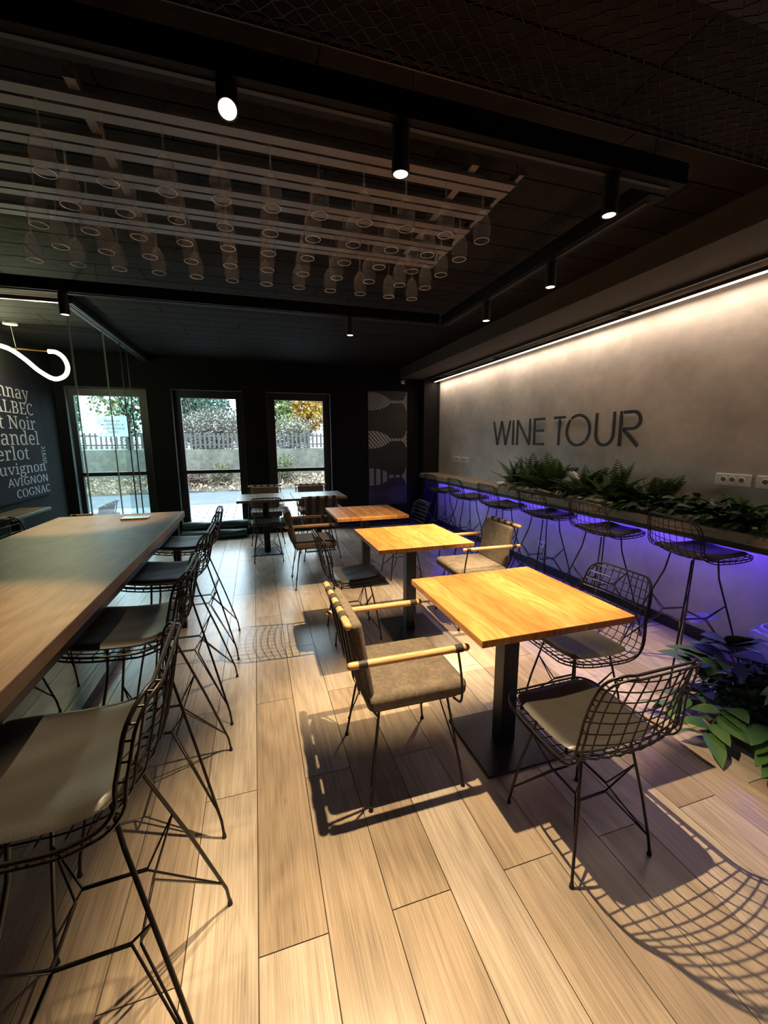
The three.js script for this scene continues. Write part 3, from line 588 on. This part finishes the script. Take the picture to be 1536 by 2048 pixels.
// ------------------------------------------------------------------ glass room at the left
{
  const GX = -1.41, GZ = -4.2;
  const gp = thing('glass_partition', 'frameless glass partition around the room at the left', 'glass wall', [0, 0, 0]);
  const pan = (z0, z1) => { const w = Math.abs(z1 - z0); return new THREE.PlaneGeometry(w, 2.56).rotateY(P2).translate(GX, 1.3, (z0 + z1) / 2); };
  [[GZ, -5.05], [-5.05, -5.606], [-5.606, -5.869], [-5.869, FZ]].forEach(([a, b]) => mesh('glass_panel', pan(a, b), M.paneG, gp));
  mesh('glass_panel', new THREE.PlaneGeometry(GX - LX, 2.56).translate((GX + LX) / 2, 1.3, GZ), M.paneG, gp);
  [[-5.05, M.glassEdge], [-5.606, M.black], [-5.869, M.black]].forEach(([z, m]) => mesh('panel_edge', bx(0.012, 2.56, 0.012, GX, 1.3, z), m, gp));
  mesh('panel_edge', bx(0.012, 2.56, 0.012, GX, 1.3, GZ), M.glassEdge, gp);
  mesh('top_rail', [bx(0.03, 0.06, GZ - FZ, GX - 0.02, 2.62, (GZ + FZ) / 2), bx(0.03, 0.06, GZ - FZ, GX + 0.03, 2.62, (GZ + FZ) / 2), bx(0.09, 0.02, GZ - FZ, GX, 2.65, (GZ + FZ) / 2)], M.black, gp);
  mesh('rail_edge', [bx(0.006, 0.006, GZ - FZ, GX - 0.03, 2.588, (GZ + FZ) / 2), bx(0.006, 0.006, GZ - FZ, GX + 0.02, 2.588, (GZ + FZ) / 2)], M.alu, gp);
  mesh('top_rail', bx(GX - LX, 0.03, 0.03, (GX + LX) / 2, 2.6, GZ), M.alu, gp);
  mesh('bottom_rail', [bx(0.05, 0.02, GZ - FZ, GX, 0.01, (GZ + FZ) / 2), bx(GX - LX, 0.02, 0.05, (GX + LX) / 2, 0.01, GZ)], M.black, gp);

  // pendant: a looped light tube on a brass bar
  const pd = thing('loop_pendant_lamp', 'looped glowing tube pendant lamp inside the glass room', 'pendant lamp', [-2.28, CH, -5.3]);
  mesh('canopy', new THREE.CylinderGeometry(0.06, 0.06, 0.02, 24).translate(0, -0.012, 0), M.white, pd);
  mesh('cord', rod(V(0, -0.02, 0), V(0.02, -0.245, 0), 0.002, 6), M.white, pd);
  mesh('bar', rod(V(-0.35, -0.235, 0), V(0.3, -0.26, 0), 0.008, 8), M.brass, pd);
  const lp = smooth([V(-0.42, -0.22, 0), V(-0.2, -0.215, 0), V(-0.05, -0.25, 0), V(0.07, -0.34, 0), V(0.2, -0.47, 0), V(0.32, -0.535, 0), V(0.41, -0.5, 0), V(0.445, -0.42, 0), V(0.42, -0.32, 0), V(0.36, -0.268, 0), V(0.29, -0.262, 0)], 60);
  mesh('light_tube', tube(lp, 0.021, 10), M.neon, pd);
  for (const [x, y] of [[0.3, -0.56], [-0.1, -0.3]]) { const l = new THREE.PointLight(new THREE.Color(1, 0.8, 0.5), PENDANT, 0, 2); l.position.set(x, y, 0.03); l.shadow.radius = 2; l.castShadow = true; pd.add(l); }

  // chalk-style wine-name panel on the left wall (print)
  const cv = document.createElement('canvas'); cv.width = 1024; cv.height = 1024; const c = cv.getContext('2d');
  c.fillStyle = '#221a26'; c.fillRect(0, 0, 1024, 1024); c.fillStyle = '#b9b4b8'; c.textAlign = 'right'; c.textBaseline = 'alphabetic';
  const word = (t, x, y, s, f, sx = 1) => { c.save(); c.translate(x, y); c.scale(sx, 1); c.font = `${s}px ${f}`; c.fillText(t, 0, 0); c.restore(); };
  word('Chardonnay', 900, 160, 150, 'serif', 1.0); word('MALBEC', 930, 290, 140, 'serif', 1.0); word('Pinot Noir', 940, 420, 150, 'serif', 1.05); word('Zinfandel', 960, 555, 165, 'serif', 1.05);
  word('Merlot', 800, 680, 150, 'serif', 1.1); word('Sauvignon', 1000, 800, 120, 'serif', 1.2); word('AVIGNON', 1010, 900, 95, 'sans-serif', 1.2); word('COGNAC', 1015, 1000, 95, 'serif', 1.1);
  c.save(); c.translate(970, 570); c.rotate(Math.PI / 2); c.textAlign = 'left'; c.font = '120px serif'; c.scale(0.42, 1); c.fillText('SYRAH', 0, 0); c.restore();
  const tx = new THREE.CanvasTexture(cv); tx.colorSpace = THREE.SRGBColorSpace;
  const panel = thing('wine_name_panel', 'dark wall panel lettered with wine names inside the glass room', 'wall panel', [LX + 0.012, 1.5, -5.35]);
  mesh('panel_board', bx(0.02, 1.36, 1.86), M.wallSide, panel);
  mesh('panel_print', new THREE.PlaneGeometry(1.84, 1.34).rotateY(P2).translate(0.0112, 0, 0), phy({ map: tx, roughness: 0.8, specularIntensity: 0.3 }), panel);

  // furniture behind the glass
  const tb = thing('cafe_table', 'pale narrow table inside the glass room', 'table', [-2.235, 0, -5.12]);
  mesh('table_top', boxUV(rbx(0.3, 0.03, 0.8, 0.004, -0.16, 0.735, 0), 0.6, 1), pale[0], tb);
  mesh('post', bx(0.08, 0.71, 0.08, -0.16, 0.36, 0), M.blackSteel, tb); mesh('base_plate', bx(0.28, 0.012, 0.4, -0.16, 0.006, 0), M.blackSteel, tb);
  const sf = thing('bench_sofa', 'dark blue-grey upholstered bench inside the glass room', 'sofa', [-2.16, 0, -6.2]);
  mesh('seat', rbx(0.72, 0.2, 0.62, 0.05, 0, 0.36, 0), M.sofa, sf); mesh('base', bx(0.66, 0.27, 0.56, 0, 0.135, 0), M.black, sf); 
  const c2 = place(protoArm, 'armchair', 'taupe armchair inside the glass room beside the window', 'armchair', -1.83, -5.15, -P2, 'taupe armchairs with wooden armrests');
  void c2;

  // paper notice on the window (print shows through, mirrored)
  const nv = document.createElement('canvas'); nv.width = 512; nv.height = 384; const n = nv.getContext('2d');
  n.fillStyle = '#d5e8ef'; n.fillRect(0, 0, 512, 384); n.translate(512, 0); n.scale(-1, 1); n.fillStyle = '#33454f'; n.textAlign = 'center'; n.font = 'bold 54px sans-serif';
  ['NE CEREM', 'SCUZE PENTRU', 'DISCONFORTUL', 'CREAT!'].forEach((t, i) => n.fillText(t, 256, 110 + i * 70));
  const nt = new THREE.CanvasTexture(nv); nt.colorSpace = THREE.SRGBColorSpace;
  tag(mesh('paper_notice', new THREE.PlaneGeometry(0.39, 0.29).translate(-1.94, 1.695, FZ - 0.117), phy({ map: nt, roughness: 1, transmission: 0.55, thickness: 0, side: THREE.DoubleSide })), 'white paper notice taped to the window of the glass room', 'notice');
}

// ------------------------------------------------------------------ wine-glass mural on the far wall (print)
{
  const cv = document.createElement('canvas'); cv.width = 512; cv.height = 1400; const c = cv.getContext('2d');
  c.fillStyle = '#121213'; c.fillRect(0, 0, 512, 1400);
  const glass = (y, flip, fill, pat) => {
    c.save(); c.translate(flip ? 512 : 0, y); c.scale(flip ? -1 : 1, 1);
    c.beginPath(); c.moveTo(-60, -105); c.bezierCurveTo(120, -125, 230, -80, 280, -20); c.lineTo(420, -14); c.bezierCurveTo(470, -20, 490, -60, 498, -110); c.lineTo(508, -110); c.lineTo(508, 110); c.lineTo(498, 110); c.bezierCurveTo(490, 60, 470, 20, 420, 14); c.lineTo(280, 20); c.bezierCurveTo(230, 80, 120, 125, -60, 105); c.closePath(); c.clip();
    c.fillStyle = fill;
    if (pat === 0) for (let k = -10; k < 40; k++) { c.save(); c.rotate(0.9); c.fillRect(-300 + k * 24, -500, 12, 1000); c.restore(); }
    else if (pat === 1) for (let k = -10; k < 30; k++) { c.save(); c.rotate(-0.85 + k * 0.012); c.fillRect(-300 + k * 36, -500, 22, 1000); c.restore(); }
    else if (pat === 2) for (let k = 0; k < 6; k++) c.fillRect(8 + k * 88, -200, 58, 400);
    else if (pat === 3) for (let k = 0; k < 26; k++) c.fillRect(k * 20, -200, 7, 400);
    else c.fillRect(-60, -200, 700, 400);
    c.restore();
  };
  glass(120, false, '#9c9a9e', 0); glass(350, true, '#262628', 3); glass(585, false, '#9c9a9e', 1); glass(820, true, '#2c2c30', 3); glass(1050, false, '#74747c', 2); glass(1280, true, '#26262d', 4);
  const t = new THREE.CanvasTexture(cv); t.colorSpace = THREE.SRGBColorSpace;
  const mu = thing('wine_glass_mural', 'tall dark panel printed with sideways wine glasses on the far wall', 'mural', [2.185, 1.335, FZ]);
  mesh('mural_board', bx(0.7, 1.92, 0.012, 0, 0, 0.007), M.black, mu);
  mesh('mural_print', new THREE.PlaneGeometry(0.69, 1.9).translate(0, 0, 0.0142), std({ map: t, roughness: 0.6 }), mu);
  const sc = thing('security_camera', 'small white security camera high in the far corner', 'camera', [2.45, 2.45, FZ]);
  mesh('camera_mount', new THREE.CylinderGeometry(0.03, 0.03, 0.03, 16).rotateX(P2).translate(0, 0, 0.015), M.white, sc);
  mesh('camera_ball', new THREE.SphereGeometry(0.036, 16, 12).translate(0, -0.005, 0.055), M.white, sc);
  mesh('camera_lens', new THREE.CylinderGeometry(0.022, 0.022, 0.012, 14).rotateX(P2).rotateY(0.5).translate(0.018, -0.008, 0.084), M.black, sc);
}

// ------------------------------------------------------------------ rolled dark green sheeting under the window
[['upper roll of dark green sheeting under the left window', -0.6, 0.2, -6.69, 0.07, 0.98], ['lower roll of dark green sheeting under the left window', -0.65, 0.075, -6.6, 0.075, 0.92], ['roll of dark green sheeting against the wall under the left window', -0.65, 0.068, -6.735, 0.06, 0.9]].forEach(([l, x, y, z, r, len], q) => {
  const g = gridGeo(48, 40, (u, v) => { const a = u * 2 * Math.PI, rad = r * (1 + 0.06 * Math.sin(v * 130) * (0.5 + 0.5 * Math.sin(a * 2 + v * 9)) * 0.6 + 0.05 * Math.sin(a * 3 + v * 11 + q)); return V((v - 0.5) * len, rad * Math.cos(a), rad * Math.sin(a)); });
  const caps = [-1, 1].map(s => new THREE.CircleGeometry(r * 0.98, 24).rotateY(s * P2).translate(s * len / 2, 0, 0));
  const o = thing('sheeting_roll', l, 'roll', [x, y, z], 0, 'rolls of green sheeting'); mesh('sheeting', [g, ...caps], std({ color: '#12302a', roughness: 0.4, side: THREE.DoubleSide }), o);
});

// ------------------------------------------------------------------ foliage
function leaf(len, w, bend, fold, n = 6) {                                // blade from the origin along +z, curving down
  const pos = [], uv = [], idx = [];
  for (let i = 0; i <= n; i++) {
    const t = i / n, ww = w * Math.sin(Math.PI * Math.pow(t, 0.75)) ** 0.9 * (i === n ? 0 : 1) + 0.0006, a = bend * t, z = len * (bend ? Math.sin(a) / bend : t), y = -len * (bend ? (1 - Math.cos(a)) / bend : 0);
    const e = fold * ww + 0.06 * w * Math.sin(t * 19);
    pos.push(-ww, y + e, z, 0, y, z, ww, y + fold * ww - 0.06 * w * Math.sin(t * 17), z); uv.push(0, t, 0.5, t, 1, t);
    if (i < n) { const b = i * 3; idx.push(b, b + 1, b + 3, b + 1, b + 4, b + 3, b + 1, b + 2, b + 4, b + 2, b + 5, b + 4); }
  }
  const g = new THREE.BufferGeometry(); g.setAttribute('position', new THREE.Float32BufferAttribute(pos, 3)); g.setAttribute('uv', new THREE.Float32BufferAttribute(uv, 2)); g.setIndex(idx); g.computeVertexNormals(); return g;
}
const orient = (g, dir, roll, p) => { const q = new THREE.Quaternion().setFromUnitVectors(V(0, 0, 1), dir.clone().normalize()); const m = new THREE.Matrix4().makeRotationFromQuaternion(q).multiply(new THREE.Matrix4().makeRotationZ(roll)); m.setPosition(p); return g.clone().applyMatrix4(m); };
function frond(len, w, bend) {                                            // fern blade: rachis with saw-like leaflets
  const geos = [], n = 16, pt = t => { const a = bend * t; return V(0, -len * (1 - Math.cos(a)) / Math.max(bend, 0.01), len * Math.sin(a) / Math.max(bend, 0.01)); };
  geos.push(tube([0, 0.25, 0.5, 0.75, 1].map(pt), 0.0016, 4));
  const lf = leaf(1, 0.15, 0.35, 0.25, 3);
  for (let i = 1; i < n; i++) for (const s of [-1, 1]) {
    const t = i / n, l = w * Math.sin(Math.PI * Math.pow(t * 0.94 + 0.05, 0.8)) + 0.006, d = V(s, -0.12, 0.42), g = lf.clone().scale(l, l, l);
    geos.push(orient(g, d, 0, pt(t)));
  }
  return merged(geos);
}
const frondG = [frond(0.26, 0.05, 0.9), frond(0.3, 0.055, 0.6), frond(0.22, 0.045, 1.3), frond(0.24, 0.05, 0.4)];
const leafG = [leaf(0.1, 0.026, 0.5, 0.25), leaf(0.13, 0.034, 0.7, 0.2), leaf(0.16, 0.04, 0.4, 0.22)], roundG = [leaf(0.045, 0.019, 0.5, 0.2, 4), leaf(0.038, 0.018, 0.9, 0.15, 4)];
const yUp = V(0, 1, 0);
function aim(m, dir, p, roll = 0) { const z = dir.clone().normalize(), x = yUp.clone().cross(z); if (x.lengthSq() < 1e-4) x.set(1, 0, 0); x.normalize(); const y = z.clone().cross(x); m.quaternion.setFromRotationMatrix(new THREE.Matrix4().makeBasis(x, y, z)); m.rotateZ(roll); m.position.copy(p); }
function fernPlant(x, z, n, s, label) {
  const o = thing('artificial_fern', label, 'fern', [x, 0.92, z], 0, 'artificial greenery on the counter');
  for (let k = 0; k < n; k++) {
    const a = rr(0, 2 * Math.PI), el = rr(0.3, 1.3), d = V(Math.cos(a) * Math.cos(el) * 0.6, Math.sin(el), Math.sin(a) * Math.cos(el));
    if (d.x > -0.04) d.x = -0.04;
    const f = mesh('frond', frondG[k % 4], k % 3 ? M.fern : M.fernDark, o); aim(f, d, V(rr(-0.03, 0.03), 0.03, rr(-0.06, 0.06)), rr(-0.4, 0.4)); f.scale.setScalar(s * rr(1.0, 1.6));
  }
  return o;
}
function bushPlant(x, z, n, s, label, mats, geos, name = 'artificial_leaf_bunch') {
  const o = thing(name, label, 'leafy plant', [x, 0.92, z], 0, 'artificial greenery on the counter');
  const stems = [];
  for (let k = 0; k < n; k++) {
    const a = rr(0, 2 * Math.PI), el = rr(0.0, 1.3), len = rr(0.08, 0.2) * s, d = V(Math.cos(a) * Math.cos(el) * 0.7, Math.sin(el) * 0.8 + 0.1, Math.sin(a) * Math.cos(el) * 1.2); if (d.x > 0.2) d.x = 0.2;
    const b = V(rr(-0.04, 0.04), 0.02, rr(-0.08, 0.08)), e = b.clone().addScaledVector(d, len);
    stems.push(tube([b, b.clone().addScaledVector(d, len * 0.5).add(V(0, 0.01, 0)), e], 0.0016, 4));
    for (let j = 0; j < 5; j++) { const t = 0.4 + 0.6 * j / 4, p = b.clone().lerp(e, t), ld = V(rr(-1, 0.4), rr(-0.5, 0.8), rr(-1, 1)); const m = mesh('leaf', geos[(k + j) % geos.length], mats[(k + j) % mats.length], o); aim(m, ld, p, rr(-0.5, 0.5)); m.scale.setScalar(s * rr(0.7, 1.15)); }
  }
  mesh('stems', stems, M.stem, o); return o;
}
function drape(o, n, len) {                                             // fronds hanging over the counter's front edge
  for (let k = 0; k < n; k++) { const f = mesh('frond', frondG[2], k % 2 ? M.fern : M.fernDark, o); aim(f, V(-1, rr(-0.15, 0.35), rr(-0.7, 0.7)), V(-0.14 + rr(0, 0.03), rr(0.03, 0.09), rr(-0.16, 0.16)), rr(-0.3, 0.3)); f.scale.setScalar(len * rr(0.7, 1.1)); }
}
[[2.86, -4.02, 18, 0.95, 'spiky fern at the far end of the counter greenery'], [2.87, -3.76, 24, 1.1, 'fern on the counter below the letter T'], [2.87, -3.46, 26, 1.2, 'tall fern on the counter below the letter O'], [2.86, -2.98, 24, 1.0, 'drooping fern on the counter below the letter U'], [2.86, -2.7, 24, 1.05, 'fern on the counter below the letter R'], [2.88, -2.36, 20, 0.85, 'spiky fern on the counter left of the triple socket'], [2.86, -1.66, 20, 0.75, 'fern at the near end of the counter greenery']]
  .forEach(([x, z, n, sc, l], i) => drape(fernPlant(x, z, n, sc, l), i ? 5 : 3, 0.75));
bushPlant(2.82, -3.22, 20, 0.8, 'pale budded sprig on the counter left of the white bag', [M.bud, M.fern], roundG, 'artificial_bud_sprig');
[[2.83, -2.52, 40, 1.05, 'bunch of small round leaves on the counter right of the letter R', [M.ivy, M.fernDark], [roundG[0], leafG[0]]], [2.82, -2.16, 46, 1.0, 'dark ivy bunch on the counter under the triple socket', [M.ivy, M.fernDark, M.leafDull], [roundG[0], roundG[1], leafG[0]]], [2.81, -1.95, 46, 0.9, 'dark leafy bunch hanging over the counter edge', [M.ivy, M.fernDark], [leafG[0], roundG[0]]], [2.81, -1.78, 40, 0.85, 'low leafy bunch on the counter below the last socket plate', [M.fernDark, M.ivy], [leafG[0], leafG[1]]], [2.82, -1.48, 40, 0.95, 'ivy bunch at the right edge of the picture', [M.ivy, M.leafDull], [roundG[0], leafG[0]]]]
  .forEach(([x, z, n, sc, l, m, g]) => drape(bushPlant(x, z, n, sc, l, m, g), 4, 0.6));
// white bag and paper scrap on the counter
function crumple(w, h, d, sd, n = 14) { return gridGeo(n, n, (u, v) => { const a = u * 2 * Math.PI, b = v * Math.PI, f = 0.7 + 0.55 * vn(u * 7, v * 6, 7, 7, sd) + 0.2 * vn(u * 14, v * 12, 14, 13, sd + 1); return V(w * f * Math.sin(b) * Math.cos(a), h * f * Math.cos(b), d * f * Math.sin(b) * Math.sin(a)); }); }
tag(mesh('plastic_bag', crumple(0.05, 0.08, 0.1, 201, 20).translate(2.86, 1.09, -3.2), std({ color: '#e8e4e2', roughness: 0.5, side: THREE.DoubleSide })), 'crumpled white plastic bag among the counter greenery', 'bag');
tag(mesh('paper_scrap', crumple(0.05, 0.016, 0.11, 211).translate(2.92, 0.94, -4.42), std({ color: '#e4e0da', roughness: 0.7, side: THREE.DoubleSide })), 'crumpled white paper on the counter beside the fern', 'paper');

// leafy branches and wrapping lying on the floor at the right
function branch(x, y, z, dir, len, n, mats, geos, s, label) {
  const o = thing('artificial_branch', label, 'branch', [x, y, z], 0, 'artificial branches on the floor');
  const d = V(...dir).normalize(), end = d.clone().multiplyScalar(len), mid = end.clone().multiplyScalar(0.5).add(V(0, 0.03, 0));
  mesh('stem', tube([V(0, 0, 0), mid, end], 0.0035, 5), M.stem, o);
  for (let k = 0; k < n; k++) {
    const t = 0.25 + 0.75 * k / (n - 1), p = t < 0.5 ? V(0, 0, 0).lerp(mid, t * 2) : mid.clone().lerp(end, t * 2 - 1);
    const side = d.clone().cross(yUp).multiplyScalar(k % 2 ? 1 : -1), ld = d.clone().multiplyScalar(rr(0.3, 0.9)).addScaledVector(side, rr(0.4, 0.9)).add(V(0, rr(-0.1, 0.45), 0));
    const m = mesh('leaf', geos[k % geos.length], mats[k % mats.length], o); aim(m, ld, p, rr(-0.4, 0.4)); m.scale.setScalar(s * rr(0.8, 1.15));
  }
  return o;
}
const B3 = [M.leafBright, M.leafMid, M.leafBright], D3 = [M.leafDull, M.leafMid, M.fernDark];
branch(2.3, 0.12, -1.3, [-0.8, -0.12, 0.2], 0.34, 10, B3, [leafG[2], leafG[1]], 1.05, 'bright green branch lying nearest the wire chair');
branch(2.32, 0.13, -1.2, [-0.45, -0.14, 0.6], 0.36, 11, B3, [leafG[2]], 1.25, 'broad-leaved bright branch lying nearest the viewer on the floor');
branch(2.42, 0.16, -1.12, [-0.1, -0.12, 0.6], 0.34, 10, [M.leafMid, M.leafBright, M.leafDull], [leafG[2], leafG[1]], 1.25, 'green branch at the right edge of the floor pile');
branch(2.5, 0.24, -1.4, [-0.5, 0.05, -0.1], 0.3, 10, D3, [leafG[2]], 1.2, 'dull green branch on top of the floor pile');
branch(2.42, 0.1, -1.42, [-0.85, -0.1, -0.05], 0.4, 12, [M.leafMid, M.leafDull], [leafG[0], leafG[1]], 1.0, 'small-leaved branch reaching under the wire chair');
branch(2.58, 0.2, -1.5, [-0.25, 0.22, 0.1], 0.26, 9, D3, [leafG[2], leafG[1]], 1.3, 'raised dull branch beside the plastic wrapping');
branch(2.5, 0.24, -1.2, [-0.4, 0.0, 0.3], 0.32, 11, D3, [leafG[2], leafG[1]], 1.15, 'dark branch in the middle of the floor pile');
{
  const o = thing('moss_bunch', 'dense dark moss and ivy bunch in the floor pile', 'leafy plant', [2.52, 0.0, -1.25]);
  const g = []; for (let k = 0; k < 900; k++) { const a = rr(0, 6.283), e = rr(0, 1.57), r = rr(0.12, 0.3), p = V(Math.cos(a) * Math.cos(e) * r * 1.15, 0.02 + Math.sin(e) * r * 0.75, Math.sin(a) * Math.cos(e) * r * 1.25); g.push(orient(k % 3 ? roundG[k % 2] : leafG[0], V(rr(-1, 1), rr(-0.3, 1), rr(-1, 1)), 0, p)); }
  const f = mesh('foliage', g, M.fernDark, o); f.userData.kind = 'stuff';
  tag(mesh('plastic_wrapping', [crumple(0.15, 0.1, 0.18, 301, 60).translate(2.72, 0.34, -1.32)], M.film), 'crumpled clear plastic wrapping on the floor pile', 'wrapping');
  tag(mesh('plastic_film_strip', [crumple(0.1, 0.02, 0.05, 311, 24).translate(2.95, 0.22, -1.95)], M.film), 'small strip of clear film near the baseboard', 'wrapping');
}

// ------------------------------------------------------------------ outside: paving, road, bank, wall, fence, trees
{
  const G = -0.1;
  struct('ground', [span(-30, 30, G - 0.3, G - 0.035, -16, FZ - 0.3)], M.earth, 'ground outside', 'ground');
  const pv = new THREE.Group(); pv.name = numbered('pavement'); pv.userData = { kind: 'structure', label: 'grey block paving outside the windows', category: 'pavement' }; scene.add(pv);
  let k = 0;
  for (let z = -7.15; z > -11; z -= 0.25, k++) for (let x = -3.9 + (k % 2) * 0.2; x < 1.6; x += 0.4) mesh('paving_block', new THREE.BoxGeometry(0.385, 0.04, 0.235).translate(x + 0.2, G - 0.02, z - 0.125), M.paver[Math.floor(rnd() * 3)], pv);
  struct('road', boxUV(span(-30, 30, G - 0.06, G - 0.01, -14.3, -11.05), 2, 2), M.asphalt, 'grey asphalt lane beyond the paving', 'road');
  struct('bank', gridGeo(40, 4, (u, v) => V(-25 + 50 * u, G - 0.02 + v * 0.34 + 0.05 * vn(u * 40, v * 4, 41, 6, 401), -14.25 - v * 1.35)), M.earth, 'earth bank below the concrete wall', 'bank');
  const lit = new THREE.InstancedMesh(new THREE.PlaneGeometry(0.09, 0.06), std({ color: '#ffffff', roughness: 1, side: THREE.DoubleSide }), 2600), m4 = new THREE.Matrix4(), e = new THREE.Euler(), cc = new THREE.Color();
  for (let i = 0; i < 2600; i++) { const v = rnd(), x = rr(-9, 6); e.set(-1.2 + rr(-0.7, 0.7), rr(-3, 3), rr(-3, 3)); m4.makeRotationFromEuler(e); m4.setPosition(x, G + 0.03 + v * 0.36 + rr(0, 0.06), -14.1 - v * 1.4); lit.setMatrixAt(i, m4); const q = rnd(); cc.setRGB(0.12 + q * 0.12, 0.075 + q * 0.09, 0.045 + q * 0.06); lit.setColorAt(i, cc); }
  lit.name = numbered('leaf_litter'); tag(lit, 'dry brown fallen leaves on the bank across the lane', 'leaf litter', null, 'stuff'); scene.add(lit);
  struct('retaining_wall', boxUV(span(-25, 25, -0.1, 1.22, -15.9, -15.6), 3, 2), M.concrete, 'weathered concrete retaining wall across the lane', 'wall');
  const fe = thing('picket_fence', 'grey picket fence on top of the concrete wall', 'fence', [0, 1.22, -15.75]);
  for (let x = -7.5; x < 4.2; x += 0.15) mesh('picket', bx(0.075, 0.52, 0.02, x, 0.3, 0), M.picket, fe);
  mesh('fence_rail', [bx(11.8, 0.05, 0.03, -1.65, 0.16, -0.025), bx(11.8, 0.05, 0.03, -1.65, 0.46, -0.025)], M.picket, fe);
  struct('upper_ground', span(-30, 30, 0.6, 1.15, -40, -15.9), M.earth, 'ground behind the concrete wall', 'ground');
  const leafT = leaf(0.19, 0.065, 0.4, 0.2, 2), leafS = leaf(0.085, 0.022, 0.4, 0.2, 2);
  function tree(label, x, z, y0, h, rx, ry, n, col, bare, cat = 'tree') {
    const o = thing(cat === 'tree' ? 'tree' : 'bush', label, cat, [x, y0, z], 0, 'trees and bushes beyond the fence');
    const br = [tube([V(0, 0, 0), V(rr(-0.1, 0.1), h * 0.5, 0), V(rr(-0.2, 0.2), h, 0)], t => 0.09 * (1 - t * 0.8) * (cat === 'tree' ? 1 : 0.3), 6)];
    for (let k = 0; k < bare; k++) { const b = V(rr(-0.3, 0.3) * rx * (cat === 'tree' ? 0.1 : 2), h * rr(0.0, 0.8), rr(-0.3, 0.3)), d = V(rr(-1, 1), rr(0.1, 1.2), rr(-0.6, 0.6)).normalize(), l = rr(0.4, 1.1) * rx; br.push(tube([b, b.clone().addScaledVector(d, l * 0.5), b.clone().addScaledVector(d, l).add(V(rr(-0.2, 0.2), rr(-0.2, 0.25), 0))], t => 0.018 * (1 - t * 0.7), 4)); }
    mesh('trunk', br, M.bark, o);
    if (n) { const g = []; for (let k = 0; k < n; k++) { const u = rr(-1, 1), a = rr(0, 6.283), r = Math.cbrt(rnd()), s = Math.sqrt(1 - u * u), lump = 0.75 + 0.35 * vn(a * 2, u * 4 + 8, 13, 99, 77); g.push(orient(cat === 'tree' ? leafT : leafS, V(rr(-1, 1), rr(-1, 0.6), rr(-1, 1)), rr(0, 3), V(Math.cos(a) * s * r * rx * lump, h * 0.95 + u * r * ry * lump, Math.sin(a) * s * r * rx * lump))); } const f = mesh('foliage', g, std({ color: col, roughness: 0.8, side: THREE.DoubleSide }), o); f.userData.kind = 'stuff'; }
  }
  tree('grey-green tree at the left of the left window', -3.0, -19.5, 1.1, 2.1, 1.3, 1.7, 2800, '#33493a', 60);
  tree('blue-green conifer in the middle of the left window', -2.3, -24, 1.1, 2.3, 1.3, 1.7, 2600, '#315042', 12);
  tree('bare grey bush behind the fence in the left window', -1.6, -17.6, 1.1, 1.0, 1.25, 0.8, 1500, '#6a685f', 420, 'bush');
  tree('yellow-leaved tree in the right window', 2.5, -20.5, 1.1, 2.2, 1.25, 1.4, 2300, '#8f6a16', 50);
  tree('olive-green tree at the left of the right window', 0.75, -18.6, 1.1, 2.0, 0.95, 1.5, 2200, '#525d27', 60);
  tree('bare bush behind the fence in the right window', 1.5, -17.2, 1.1, 0.9, 0.9, 0.65, 800, '#6f6f58', 240, 'bush');
  tree('sparse green tree in the glass room window', -4.9, -19.5, 1.1, 2.3, 1.1, 1.6, 1000, '#556d4e', 90);
  tree('sparse tree at the left of the glass room window', -7.2, -20, 1.1, 2.4, 1.1, 1.7, 1000, '#4e6646', 90);
  tree('tall grey thicket far behind the fence', -0.4, -27, 1.1, 1.3, 2.2, 1.2, 1500, '#5c5a50', 60);
  tree('weedy bush at the foot of the concrete wall in the left window', -1.1, -15.0, 0.12, 0.3, 0.42, 0.4, 900, '#4d4b30', 90, 'bush');
  tree('green climber on the concrete wall in the right window', 0.95, -15.05, 0.12, 0.5, 0.4, 0.5, 900, '#4d5432', 90, 'bush');
  tree('reddish dry bush at the foot of the concrete wall', -1.95, -14.95, 0.1, 0.25, 0.36, 0.3, 500, '#59382b', 90, 'bush');
}

scene.traverse(o => { if (o.isMesh) { o.castShadow = true; o.receiveShadow = true; } });
renderer.render(scene, camera);
